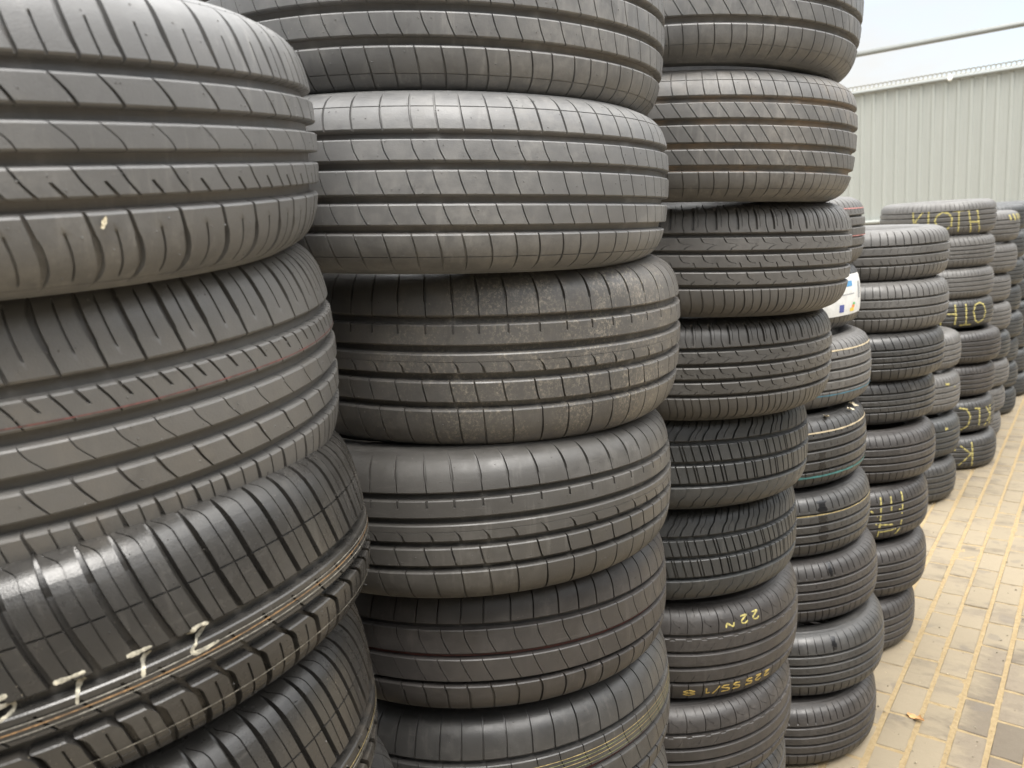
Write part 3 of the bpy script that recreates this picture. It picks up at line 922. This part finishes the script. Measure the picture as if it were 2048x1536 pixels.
FIT = {
    'C2': [[-0.847, 0.956, 1.929, 0.347, 0.239, 0.07, 0.032],
           [-0.844, 0.937, 1.719, 0.351, 0.227, 0.068, 0.026],
           [-0.848, 1.002, 1.494, 0.336, 0.260, 0.06, 0.024],
           [-0.867, 0.97, 1.253, 0.344, 0.228, -0.012, 0.059],
           [-0.894, 1.006, 1.04, 0.337, 0.215, -0.015, 0.089],
           [-0.899, 1.015, 0.823, 0.336, 0.238, -0.026, 0.037],
           [-0.899, 1.015, 0.592, 0.328, 0.249, 0, 0],
           [-0.904, 1.019, 0.355, 0.328, 0.249, 0, 0],
           [-0.909, 1.023, 0.118, 0.328, 0.249, 0, 0]],
    'C1': [[-0.847, 0.279, 1.764, 0.329, 0.222, 0.104, -0.034],
           [-0.898, 0.323, 1.543, 0.322, 0.258, 0.067, -0.049],
           [-0.863, 0.321, 1.334, 0.313, 0.206, -0.1, -0.042],
           [-0.884, 0.297, 1.136, 0.331, 0.228, -0.055, -0.03],
           [-0.89, 0.323, 0.911, 0.333, 0.228, 0.0, 0.0],
           [-0.89, 0.323, 0.702, 0.322, 0.211, 0, 0],
           [-0.895, 0.327, 0.502, 0.322, 0.211, 0, 0],
           [-0.9, 0.331, 0.301, 0.322, 0.211, 0, 0],
           [-0.905, 0.335, 0.1, 0.322, 0.211, 0, 0]],
    'C3': [[-0.734, 1.628, 2.037, 0.336, 0.269, 0.065, 0.05],
           [-0.747, 1.632, 1.795, 0.338, 0.243, 0.072, 0.027],
           [-0.77, 1.688, 1.567, 0.339, 0.235, 0.058, 0.03],
           [-0.81, 1.698, 1.345, 0.336, 0.226, 0.027, 0.024],
           [-0.859, 1.711, 1.127, 0.329, 0.229, -0.012, 0.061],
           [-0.894, 1.741, 0.903, 0.327, 0.238, -0.017, 0.036],
           [-0.904, 1.758, 0.666, 0.333, 0.259, 0.03, 0.016],
           [-0.915, 1.736, 0.431, 0.333, 0.235, 0, 0],
           [-0.915, 1.736, 0.24, 0.318, 0.168, 0, 0],
           [-0.925, 1.746, 0.08, 0.318, 0.168, 0, 0]],
    'C4': [[-0.921, 2.496, 1.58, 0.326, 0.215, 0.019, 0.002],
           [-0.929, 2.491, 1.378, 0.324, 0.203, -0.026, 0.008],
           [-0.893, 2.472, 1.171, 0.326, 0.219, -0.007, 0.006],
           [-0.891, 2.421, 0.951, 0.324, 0.225, -0.015, -0.007],
           [-0.878, 2.42, 0.737, 0.325, 0.212, -0.003, -0.007],
           [-0.854, 2.424, 0.525, 0.324, 0.213, -0.032, 0.007],
           [-0.825, 2.387, 0.318, 0.326, 0.217, -0.022, 0.011],
           [-0.833, 2.351, 0.106, 0.321, 0.215, 0.005, 0.014]],
    'C5': [[-0.811, 3.308, 1.466, 0.325, 0.198, 0.023, -0.006],
           [-0.805, 3.279, 1.279, 0.326, 0.197, 0.02, 0.003],
           [-0.811, 3.254, 1.097, 0.326, 0.189, 0.006, 0.003],
           [-0.835, 3.26, 0.919, 0.322, 0.188, -0.018, 0.033],
           [-0.822, 3.206, 0.725, 0.324, 0.21, -0.005, 0.019],
           [-0.835, 3.16, 0.517, 0.324, 0.215, -0.026, 0.003],
           [-0.832, 3.121, 0.308, 0.326, 0.213, 0.002, -0.002],
           [-0.856, 3.066, 0.102, 0.324, 0.21, 0.006, 0.0]],
    'C6': [[-0.974, 4.926, 0.812, 0.325, 0.215, -0.011, -0.003],
           [-0.966, 4.88, 0.589, 0.325, 0.232, -0.006, 0.001],
           [-0.955, 4.832, 0.354, 0.326, 0.236, 0.003, -0.001],
           [-0.959, 4.777, 0.119, 0.325, 0.234, 0.012, -0.007]],
    'C7': [[-0.905, 5.653, 1.528, 0.326, 0.215, 0.014, -0.016],
           [-0.903, 5.636, 1.326, 0.325, 0.203, 0.007, -0.007],
           [-0.901, 5.622, 1.134, 0.324, 0.198, 0.002, -0.002],
           [-0.896, 5.621, 0.946, 0.323, 0.196, -0.021, 0.019],
           [-0.851, 5.595, 0.746, 0.328, 0.212, -0.001, 0.001],
           [-0.87, 5.585, 0.538, 0.324, 0.213, -0.009, 0.008],
           [-0.862, 5.556, 0.325, 0.324, 0.22, 0.001, -0.001],
           [-0.842, 5.525, 0.108, 0.326, 0.219, 0.01, -0.009]],
    'C8': [[-0.835, 6.297, 1.437, 0.325, 0.215, 0.009, -0.004],
           [-0.839, 6.281, 1.23, 0.325, 0.21, 0.011, -0.003],
           [-0.865, 6.268, 1.03, 0.323, 0.203, 0.002, -0.0],
           [-0.857, 6.265, 0.835, 0.324, 0.203, 0.003, -0.001],
           [-0.853, 6.246, 0.64, 0.325, 0.201, 0.007, -0.001],
           [-0.853, 6.233, 0.451, 0.326, 0.196, 0.007, -0.001],
           [-0.868, 6.223, 0.267, 0.325, 0.191, 0.001, 0.0],
           [-0.883, 6.212, 0.088, 0.324, 0.189, -0.007, -0.001]],
    'C9': [[-0.844, 6.949, 1.472, 0.321, 0.202, 0.0, 0.0],
           [-0.836, 6.959, 1.274, 0.321, 0.211, 0.0, 0.0],
           [-0.843, 6.947, 1.076, 0.322, 0.202, 0.0, 0.0],
           [-0.852, 6.961, 0.877, 0.319, 0.212, 0.0, 0.0],
           [-0.831, 6.942, 0.68, 0.32, 0.198, 0.0, 0.0],
           [-0.857, 6.964, 0.489, 0.321, 0.2, 0.0, 0.0],
           [-0.848, 6.96, 0.295, 0.317, 0.204, 0.0, 0.0],
           [-0.852, 6.948, 0.099, 0.318, 0.206, 0.0, 0.0]],
    'C10': [[-0.824, 7.653, 1.476, 0.319, 0.203, 0.0, 0.0],
           [-0.821, 7.663, 1.277, 0.32, 0.211, 0.0, 0.0],
           [-0.82, 7.653, 1.078, 0.328, 0.205, 0.0, 0.0],
           [-0.832, 7.652, 0.885, 0.323, 0.197, 0.0, 0.0],
           [-0.812, 7.644, 0.69, 0.327, 0.209, 0.0, 0.0],
           [-0.834, 7.654, 0.489, 0.317, 0.21, 0.0, 0.0],
           [-0.831, 7.638, 0.288, 0.317, 0.208, 0.0, 0.0],
           [-0.815, 7.651, 0.094, 0.328, 0.196, 0.0, 0.0]],
    'C11': [[-0.776, 8.347, 1.479, 0.327, 0.202, 0.0, 0.0],
           [-0.775, 8.369, 1.287, 0.318, 0.197, 0.0, 0.0],
           [-0.772, 8.375, 1.098, 0.324, 0.199, 0.0, 0.0],
           [-0.794, 8.368, 0.904, 0.323, 0.205, 0.0, 0.0],
           [-0.792, 8.371, 0.707, 0.318, 0.205, 0.0, 0.0],
           [-0.795, 8.362, 0.507, 0.316, 0.21, 0.0, 0.0],
           [-0.768, 8.348, 0.305, 0.316, 0.21, 0.0, 0.0],
           [-0.773, 8.347, 0.102, 0.325, 0.213, 0.0, 0.0]],
}


# ------------------------------------------------------------------ tyres as things
def on_rib(pat, s, margin=.0006):
    return any(sb + margin < s < sa - margin for sa, sb in rib_edges(PAT[pat]))


def groove_depth(pat, s):
    """depth of the main grooves at s, walls included"""
    p = PAT[pat]
    hw, gd = p['gw'] / 2000, p['gd'] / 1000
    for g in p['g']:
        e = hw - abs(s - g)
        if e > 0: return min(1, e / .0026) * gd
    return 0.0


class Tyre:
    def __init__(self, fit, pat, mat, label, flip=False, spin=0.0):
        x, y, z, R, W, tx, ty = fit
        n = Vector((tx, ty, 1)).normalized()
        a = (Vector((1, 0, 0)) - n * n.x).normalized()
        b = n.cross(a)
        B = Matrix((a, b, n)).transposed()
        self.spin, self.flip, self.pat = math.radians(spin), flip, pat
        self.sr, self.sz = R / RB, W / WB
        rot = B @ Matrix.Rotation(self.spin, 3, 'Z')
        if flip: rot = rot @ Matrix.Rotation(math.pi, 3, 'X')
        self.root = bpy.data.objects.new('tyre', None)
        self.root.empty_display_size = .1
        COL.objects.link(self.root)
        self.root.matrix_world = Matrix.Translation((x, y, z)) @ rot.to_4x4() @ Matrix.Diagonal((self.sr, self.sr, self.sz, 1))
        tag(self.root, label, 'tyre', 'stacked car tyres')
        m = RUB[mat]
        link('tread', tread(pat), m, self.root)
        link('sidewall', SIDE_UP, m, self.root)
        link('sidewall', SIDE_LO, m, self.root)
        link('inner_liner', LINER, m, self.root)

    def loc(self, deg, z):
        """(angle in degrees, height in m) as seen on the standing stack -> (theta, s) of the mesh"""
        s = z_to_s(z / self.sz)
        th = math.radians(deg)
        return (self.spin - th, -s) if self.flip else (th - self.spin, s)

    def strokes(self, name, lines, width, mat, gap=True, lift=.0007, seed=1, label=None):
        """hand-drawn marks lying on the ribs; each line is a list of (angle, height); None starts the next mark"""
        if None in lines:
            k = lines.index(None)
            self.strokes(name, lines[:k], width, mat, gap, lift, seed, label)
            return self.strokes(name, lines[k + 1:], width, mat, gap, lift, seed + 1, label)
        rng = random.Random(seed)
        mb = MB()
        for ln in lines:
            pts = [np.array(self.loc(*q)) * (RB, 1) for q in ln]
            out_ = []
            for p, q in zip(pts[:-1], pts[1:]):
                k = max(2, int(np.hypot(*(q - p)) / .0018))
                out_ += [p + (q - p) * i / k for i in range(k)]
            out_.append(pts[-1])
            Q = np.array(out_)
            # round the corners of the hand stroke
            for _ in range(3): Q[1:-1] = .25 * Q[:-2] + .5 * Q[1:-1] + .25 * Q[2:]
            d = np.gradient(Q, axis=0)
            d /= np.linalg.norm(d, axis=1)[:, None] + 1e-9
            nn = np.stack([-d[:, 1], d[:, 0]], 1)
            w = np.array([width * (.5 + .12 * math.sin(i * .5 + rng.random()) + rng.uniform(-.1, .1)) for i in range(len(Q))])
            w[0] *= .6; w[-1] *= .6
            A, Cn = Q + nn * w[:, None], Q - nn * w[:, None]
            dep_ = np.array([groove_depth(self.pat, q) for q in Q[:, 1]]) if gap == 'follow' else np.zeros(len(Q))
            ok = [gap != True or (on_rib(self.pat, A[i, 1]) and on_rib(self.pat, Cn[i, 1]) and on_rib(self.pat, Q[i, 1])) for i in range(len(Q))]
            i = 0
            while i < len(Q):
                if not ok[i]: i += 1; continue
                j = i
                while j < len(Q) and ok[j]: j += 1
                if j - i >= 2:
                    st_ = np.stack([A[i:j], Q[i:j], Cn[i:j]], 1)
                    mb.grid(place(st_[..., 1], st_[..., 0] / RB, np.array([0, -lift, 0])[None] - lift * .6 + dep_[i:j, None]), flip=not self.flip)
                i = j
        if not mb.v: return None
        o = link(name, mb.mesh(name, angle=60), PAINT[mat], self.root)
        if label: o['label'] = label
        return o

    def stripe(self, z, width, mat, name='colour_stripe', gaps=0.0, seed=3, lift=.0005, depth=0.0):
        """a thin painted line running round the tread"""
        rng = random.Random(seed)
        _, s = self.loc(0, z)
        mb = MB()
        n = 420
        th = np.linspace(0, 2 * math.pi, n, endpoint=False)
        wob = .0006 * np.sin(th * 3 + seed) + .0003 * np.sin(th * 11 + 2 * seed)
        w = width / 2 * (1 + .25 * np.sin(th * 37 + seed) * np.sin(th * 5))
        rows_ = np.stack([s + wob + w, s + wob, s + wob - w])
        P = place(rows_, th[None] + 0 * rows_, np.full_like(rows_, depth - lift))
        mb.grid(P, wrap=True)
        return link(name, mb.mesh(name), PAINT[mat], self.root)

    def patch(self, name, a0, a1, z0, z1, mat, lift=.0015, parent=None, corner=.006):
        """a curved paper patch between two angles and two heights"""
        mb = MB()
        (t0, s0), (t1, s1) = self.loc(a0, z0), self.loc(a1, z1)
        sv = np.linspace(max(s0, s1), min(s0, s1), 14)
        tv = np.linspace(min(t0, t1), max(t0, t1), 30)
        # rounded ends
        inset = np.zeros(14)
        for i in range(14):
            e = min(abs(sv[i] - sv[0]), abs(sv[i] - sv[-1]))
            if e < corner: inset[i] = (corner - math.sqrt(max(corner ** 2 - (corner - e) ** 2, 0))) / RB
        k = (tv - tv[0]) / (tv[-1] - tv[0])
        T = tv[0] + inset[:, None] + k[None] * (tv[-1] - tv[0] - 2 * inset[:, None])
        mb.grid(place(sv[:, None] + 0 * T, T, np.full_like(T, -lift)))
        o = link(name, mb.mesh(name), mat, self.root)
        if parent is not None: o.parent = parent
        return o


ORD = ['topmost', 'second from top', 'third from top', 'fourth from top', 'fifth from top', 'sixth from top', 'seventh from top',
       'eighth from top', 'ninth from top', 'tenth from top']


def lab(look, i, n, stack):
    return f"{look}, {'bottom' if i == n - 1 else ORD[i]} of the {stack}"


STACK = dict(C1='leftmost stack', C2='second stack from left', C3='third stack from left', C4='stack with the sticker',
             C5='stack right of the stickered one', C6='low four tyre stack', C7='stack topped with letters',
             C8='stack behind the lettered one', C9='dark stack at the right edge', C10='second farthest stack', C11='farthest stack')
# pattern, rubber, flipped, look
SPEC = {
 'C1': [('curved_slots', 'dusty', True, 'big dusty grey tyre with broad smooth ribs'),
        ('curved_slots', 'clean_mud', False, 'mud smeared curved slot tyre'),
        ('deep_block', 'glossy', False, 'glossy block tread tyre with chalk'),
        ('deep_block', 'glossy', False, 'glossy block tread tyre without chalk'),
        ('teardrop', 'clean', False, 'black tyre with teardrop shoulder slots')] + [('plain_rib', 'clean', False, 'black ribbed tyre')] * 4,
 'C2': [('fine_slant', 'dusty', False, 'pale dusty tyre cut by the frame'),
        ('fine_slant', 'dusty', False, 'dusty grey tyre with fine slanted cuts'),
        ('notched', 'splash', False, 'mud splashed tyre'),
        ('notched', 'dull', False, 'cleaner dark tyre with notched ribs'),
        ('zigzag_rib', 'warm', False, 'brownish tyre with dark red groove line'),
        ('zigzag_rib', 'clean', False, 'tyre with gold lines and bar shoulder')] + [('plain_rib', 'clean', False, 'black ribbed tyre')] * 3,
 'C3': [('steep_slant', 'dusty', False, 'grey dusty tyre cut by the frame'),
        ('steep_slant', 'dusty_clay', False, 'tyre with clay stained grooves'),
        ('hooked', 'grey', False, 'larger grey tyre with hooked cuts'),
        ('hooked', 'dull', False, 'darker tyre with hooked cuts'),
        ('van_block', 'bluish', False, 'scraped bluish block tread tyre'),
        ('van_block', 'bluish', False, 'bluish block tread tyre'),
        ('ticked', 'warm', False, 'brownish tyre with yellow crayon numbers'),
        ('ticked', 'warm', False, 'smooth ribbed brownish tyre')] + [('plain_rib', 'clean', False, 'black ribbed tyre')] * 2,
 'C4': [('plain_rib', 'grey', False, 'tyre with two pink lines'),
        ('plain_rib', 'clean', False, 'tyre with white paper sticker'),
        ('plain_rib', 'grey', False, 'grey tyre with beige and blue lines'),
        ('plain_rib', 'clean', False, 'tyre with beige and teal lines'),
        ('plain_rib', 'clean', False, 'tyre with black ink bar'),
        ('plain_rib', 'warm', False, 'brownish ribbed tyre'),
        ('plain_rib', 'clean', True, 'wide black ribbed tyre'),
        ('plain_rib', 'warm', False, 'black ribbed tyre on the paving')],
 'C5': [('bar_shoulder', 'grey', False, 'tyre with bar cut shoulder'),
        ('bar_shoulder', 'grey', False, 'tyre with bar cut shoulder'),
        ('slant_shoulder', 'clean', False, 'tyre with slanted shoulder cuts'),
        ('slant_shoulder', 'clean', False, 'tyre with slanted shoulder cuts'),
        ('plain_rib', 'warm', False, 'brownish ribbed tyre'),
        ('plain_rib', 'warm', False, 'tyre with faint yellow letters'),
        ('plain_rib', 'warm', False, 'brownish ribbed tyre'),
        ('plain_rib', 'warm', True, 'ribbed tyre on the paving')],
 'C6': [('plain_rib', 'grey', False, 'grey ribbed tyre'), ('plain_rib', 'grey', False, 'ribbed tyre with yellow ticks'),
        ('plain_rib', 'bluish', False, 'bluish ribbed tyre'), ('plain_rib', 'clean', False, 'black ribbed tyre')],
 'C7': [('plain_rib', 'grey', False, 'tyre lettered KIOTH in yellow'), ('slant_shoulder', 'grey', False, 'grey ribbed tyre'),
        ('plain_rib', 'grey', False, 'grey ribbed tyre'), ('plain_rib', 'clean', False, 'tyre lettered upside down in yellow'),
        ('plain_rib', 'warm', False, 'wider brownish tyre'), ('plain_rib', 'warm', False, 'brownish ribbed tyre'),
        ('plain_rib', 'clean', False, 'tyre with three upside down yellow letters'), ('plain_rib', 'clean', False, 'tyre with one large yellow K')],
 'C8': [('plain_rib', 'grey', False, 'tyre with yellow strokes')] + [('plain_rib', 'grey', False, 'narrow grey ribbed tyre')] * 3
       + [('plain_rib', 'bluish', False, 'dark ribbed tyre')] + [('plain_rib', 'grey', False, 'narrow grey ribbed tyre')] * 3,
 'C9': [('plain_rib', 'bluish', False, 'dark ribbed tyre')] * 8,
 'C10': [('plain_rib', 'bluish', True, 'dark ribbed tyre')] * 8,
 'C11': [('plain_rib', 'bluish', False, 'dark ribbed tyre')] * 8,
}
SPIN = {('C2', 3): -25, ('C2', 4): -60}
T = {}
for key, rows in FIT.items():
    n = len(rows)
    for i, row in enumerate(rows):
        pat, mat, fl, look = SPEC[key][i]
        rng = random.Random(f'{key}{i}')
        T[key, i + 1] = Tyre(row, pat, mat, lab(look, i, n, STACK[key]), fl, SPIN.get((key, i + 1), rng.uniform(0, 360)))

mm = lambda L_: [l and [(a, z / 1000) for a, z in l] for l in L_]
# ------------------------------------------------------------------ lines, lettering and stickers on the tyres
T['C1', 2].stripe(.0258, .0009, 'red', gaps=.5, lift=.0004)
t = T['C1', 3]
t.stripe(-.0208, .0012, 'orange', seed=5)
t.stripe(-.0172, .0008, 'white_line', gaps=.9, seed=6)
t.stripe(-.0250, .0008, 'white_line', gaps=.2, seed=7)
t = T['C1', 4]
t.stripe(-.0230, .0012, 'brass', seed=8)
t.stripe(-.0275, .0009, 'white_line', gaps=.3, seed=9)
t.stripe(-.0640, .0008, 'white_line', gaps=.4, seed=10)
T['C1', 3].stripe(-.0660, .0008, 'white_line', gaps=.4, seed=11)
T['C1', 3].strokes('chalk_digit', mm([
    [(-7.4, -2), (-6.6, 2), (-5.4, 3), (-4.3, 1), (-4.5, -2.5), (-5.4, -6), (-6.8, -10), (-7.8, -14), (-7.4, -17.5), (-5.6, -17.5), (-3.6, -16.5)], None,
    [(-15.7, 3), (-14.0, 3), (-12.4, 3.2)], [(-12.6, -1), (-13.4, -4), (-14.2, -11), (-14.4, -17)], None,
    [(-24.5, 4), (-22.6, 4), (-20.7, 4.4)], [(-20.9, 0), (-21.6, -3), (-22.4, -11), (-22.6, -17)], None,
    [(-31.6, -1), (-30.6, 1), (-29.6, -1), (-29.3, -5), (-30.0, -9), (-31.2, -10)], [(-31, 6), (-29.6, 7)]]), .0036, 'cream', gap='follow', lift=.00035)
T['C2', 5].stripe(-.0005, .0040, 'dark_red', depth=.0070)
t = T['C2', 6]
for z, w_, c in ((.030, .0012, 'brass'), (.024, .0012, 'green'), (.018, .0010, 'brass'), (.011, .0010, 'green')): t.stripe(z, w_, c, gaps=.25, seed=int(z * 1000))
T['C2', 6].stripe(-.0005, .0040, 'dark_red', depth=.0070)

# crayon sizes written with the tyre standing the other way up: every glyph is turned half round
GLYPH = {'2': [[(1, .25), (.65, 0), (.12, .08), (0, .35), (.4, .65), (1, 1), (0, 1)]], '5': [[(0, 0), (1, 0), (.95, .42), (.5, .52), (0, .72), (.25, 1), (.9, .95)]],
         '1': [[(.5, 1), (.5, 0), (1, .22)]], '/': [[(0, 0), (1, 1)]], 'N': [[(0, 0), (.1, 1)], [(.1, 1), (.9, 0)], [(.9, 0), (1, 1)]],
         '8': [[(.5, .5), (1, .75), (.5, 1), (0, .75), (.5, .5), (1, .25), (.5, 0), (0, .25), (.5, .5)]]}
for txt, mat_, hgt in ((((('N'), -39.6, 3.6, 72, 82), ('2', -32.8, 3.4, 74, 91), ('2', -27.0, 3.4, 76, 93)), 'yellow', 0),
                  ((('8', -57.2, 5.2, -92, -76), ('1', -49.2, 3.2, -89, -72), ('/', -45.0, 3.0, -92, -70), ('5', -41.2, 3.6, -88, -71), ('5', -36.2, 3.4, -86, -70),
                    ('5', -30.0, 3.4, -85, -69), ('2', -25.0, 3.2, -84, -68), ('2', -20.0, 3.2, -82, -67)), 'gold', 0)):
    for k, (ch, a0, wd, z0, z1) in enumerate(txt):
        T['C3', 7].strokes('crayon_digit', [[(a0 + x * wd, (z0 + y * (z1 - z0)) / 1000) for x, y in l] for l in GLYPH[ch]], .0028 if ch == '8' else .0036, mat_, seed=k)
T['C7', 1].strokes('crayon_letter', mm([
    [(-104, 52), (-103, -2), (-102.5, -48)], [(-94, 50), (-101.5, -6), (-93, -48)], None,
    [(-88.5, 52), (-88.5, -48)], None,
    [(-82.5, -6), (-80.5, 26), (-76, 42), (-70, 38), (-66.5, 6), (-67, -40), (-72, -58), (-79, -52), (-82.5, -6)], None,
    [(-66, 44), (-60, 46), (-54, 44)], [(-60, 44), (-59.5, -78)], None,
    [(-50, 46), (-48, -20), (-45.5, -84)], [(-40, 44), (-38, -20), (-34, -88)], [(-48, -22), (-38, -26)]]), .0095, 'yellow', gap='follow')
T['C7', 4].strokes('crayon_letter', mm([
    [(-75, 58), (-75, -60)], [(-61, 60), (-60, -10), (-61, -62)], [(-75, 6), (-61, 4)], None,
    [(-49.5, 60), (-49, -66)], [(-56, -68), (-42.5, -68)], None,
    [(-41, 10), (-38, 50), (-32, 60), (-26, 46), (-23, 0), (-26, -44), (-33, -62), (-38, -46), (-41, 10)]]), .0095, 'yellow', gap='follow')
T['C7', 7].strokes('crayon_letter', mm([
    [(-58, 66), (-50, 56), (-46, 10), (-48, -48), (-56, -74)], None, [(-40.5, 56), (-33, 50)], [(-34.5, 50), (-34, -58)], None,
    [(-16, 58), (-15, -70)], [(-24, 54), (-16, 0), (-25, -66)]]), .0095, 'yellow', gap='follow')
T['C7', 8].strokes('crayon_letter', mm([
    [(-46.5, 76), (-45, -74)], [(-59, 60), (-47.5, 6), (-60, -66)], [(-65.5, 36), (-63.5, 34)]]), .0095, 'yellow', gap='follow')
T['C5', 6].strokes('crayon_letter', mm([
    [(-55, 30), (-50.5, 6)], [(-57, -14), (-51, -24)], [(-47.6, 76), (-48.4, 20), (-49.4, -40), (-50.4, -76)],
    [(-40.4, 74), (-41, 22)], [(-31, 82), (-32, 40), (-33, 2)], [(-41, 20), (-33, 22)], [(-50, -26), (-40, -32)],
    [(-49, -56), (-38, -52), (-33, -44)], [(-33, -18), (-34.5, -54), (-37.5, -74)]]), .0060, 'yellow', gap=True)
for key, i in (('C6', 2), ('C6', 3)):
    T[key, i].strokes('crayon_tick', mm([[(-20, 40), (-14, 36)], None, [(-19, -10), (-14, -14)], None, [(-30, 62), (-24, 58)]]), .012, 'yellow', gap=True, seed=i)
T['C8', 1].strokes('crayon_tick', mm([[(-29, 76), (-27, 40)], None, [(-21, 80), (-18, 38)], None, [(-12, 80), (-10, 40)], None, [(-3, 80), (0, 40)]]), .018, 'yellow', gap=False)
T['C4', 1].stripe(.066, .0034, 'pink', lift=.0010)
T['C4', 1].stripe(-.0120, .0030, 'pink', lift=.0010)
T['C4', 3].stripe(.070, .0042, 'beige', lift=.0010, seed=2)
T['C4', 3].stripe(-.0560, .0042, 'blue', lift=.0010, seed=4)
T['C4', 4].stripe(.0660, .0042, 'beige', lift=.0010, seed=12)
T['C4', 4].stripe(-.0620, .0060, 'teal', lift=.0010, seed=14)
T['C4', 5].stripe(.0420, .0030, 'brass', gaps=.4, seed=15)
for i, a, zz, w_ in ((4, -36.5, (14, -44), .024), (5, -38.5, (80, -40), .026), (6, -38, (90, 52), .012), (7, -40, (90, 56), .014)):
    T['C4', i].strokes('ink_mark', mm([[(a, zz[0]), (a - .4, sum(zz) / 2), (a, zz[1])]]), w_, 'ink', gap=True, seed=i, lift=.0006)

paper, t_, b_ = new_mat('white_paper')
v_, r_, w_ = obj_coord(t_)
t_.links.new(mixc(t_, ramp(t_, noise(t_, v_, 60, 3), .4, .7), (.62, .62, .60), (.54, .54, .52)), b_.inputs['Base Color'])
b_.inputs['Roughness'].default_value = .45
def flat(name, c):
    m_, tt, bb = new_mat(name)
    vv, rr, ww = obj_coord(tt)
    tt.links.new(mixc(tt, ramp(tt, noise(tt, vv, 300, 3), .35, .7), c, tuple(.75 * q for q in c)), bb.inputs['Base Color'])
    bb.inputs['Roughness'].default_value = .5
    return m_
INKS = dict(blue=flat('sticker_blue', (.10, .28, .50)), navy=flat('sticker_navy', (.08, .10, .30)), yellow=flat('sticker_yellow', (.75, .55, .08)),
            orange=flat('sticker_orange', (.75, .25, .06)), green=flat('sticker_green', (.12, .42, .14)), grey=flat('sticker_grey', (.30, .31, .32)))
t = T['C4', 2]
PAT_T = t
st_ = t.patch('paper_sticker', -38, 7.6, -.052, .064, paper)
st_['label'] = 'white paper sticker with blue and orange print'
for nm, a0, a1, z0, z1, c in (('printed_mark', -16, -8, .030, .046, 'blue'), ('printed_mark', -21, -17, -.042, -.020, 'navy'), ('printed_mark', -11, -6, -.044, -.034, 'yellow'),
                              ('printed_mark', -9, -5.5, -.034, -.026, 'orange'), ('printed_mark', -8, -5, -.026, -.019, 'green'),
                              ('printed_mark', -20, -17, .034, .037, 'grey'), ('printed_mark', 0, 4, -.010, .040, 'grey'), ('printed_mark', -19, -6, .006, .009, 'grey'), ('printed_mark', -36, -32, -.046, -.030, 'grey')):
    t.patch(nm, a0, a1, z0, z1, INKS[c], lift=.0021, parent=st_, corner=.001)

# ------------------------------------------------------------------ leaves and bits
leaf_m, lt, lb = new_mat('dry_leaf')
lv, lr, lw = obj_coord(lt)
lt.links.new(mixc(lt, noise(lt, lv, 60, 4), (.42, .21, .08), (.55, .34, .16)), lb.inputs['Base Color'])
lb.inputs['Roughness'].default_value = .7
straw_m = flat('straw', (.72, .64, .46))


def leaf(name, L_, W_, loc, rot, label, cat, m=None, curl=.3, seed=0):
    rng = random.Random(seed)
    n, k = 14, 7
    P = np.zeros((n, k, 3)); Q = np.zeros((n, k, 3))
    for i in range(n):
        u = i / (n - 1)
        w = W_ * (math.sin(math.pi * min(1, u * .93 + .05)) ** .8) * (1 + .28 * math.sin(u * 19 + seed)) / 2 + .0006
        for j in range(k):
            v = (j / (k - 1) - .5) * 2
            z = abs(v) ** 1.5 * w * curl * (1 + .7 * math.sin(u * 7 + seed)) + curl * L_ * .35 * (u - .45) ** 2 + rng.uniform(0, .0006)
            P[i, j] = (u * L_ - L_ / 2, v * w * (1 - .25 * abs(math.sin(5 * u))), z + .0012)
    Q[:] = P
    Q[..., 2] -= .0005
    mb = MB()
    mb.grid(P, flip=True)
    mb.grid(Q)
    o = link(name, mb.mesh(name, angle=60), m or leaf_m)
    o.location = loc
    o.rotation_euler = rot
    return tag(o, label, cat)


leaf('dry_leaf', .062, .026, (-.425, 2.535, .0015), (.1, -.12, -.45), 'curled orange brown dry leaf lying on the paving', 'leaf', curl=.55, seed=2)


def on_tyre(key, deg, z, off=.002):
    t_ = T[key]
    th, s = t_.loc(deg, z)
    p = place(np.array(s), np.array(th), np.array(-off))
    return t_.root.matrix_world @ Vector(p.tolist())


def top_of(key, deg, rad, z):
    f_ = FIT[key[0]][key[1] - 1]
    a = math.radians(deg)
    return (f_[0] + rad * math.cos(a), f_[1] + rad * math.sin(a), f_[2] + z)


for i, (a, r_, z_) in enumerate(((2, .292, .107), (-8, .300, .105), (-30, .298, .105))):
    leaf('leaf_scrap', .030, .014, top_of(('C4', 4), a, r_, z_), (.2, .3, 1.1 * i), ('leaf scrap at the right end of the gap between lined tyres',
         'middle leaf scrap in the gap between lined tyres', 'leaf scrap at the left end of the gap between lined tyres')[i], 'leaf', straw_m, .5, i)
p_ = on_tyre(('C1', 1), -4.6, -.054, .0012)
leaf('straw_bit', .0085, .0022, p_, (math.radians(90), math.radians(-65), math.radians(88)), 'small pale straw bit stuck on the upper leftmost tyre', 'straw bit', straw_m, .1, 5)
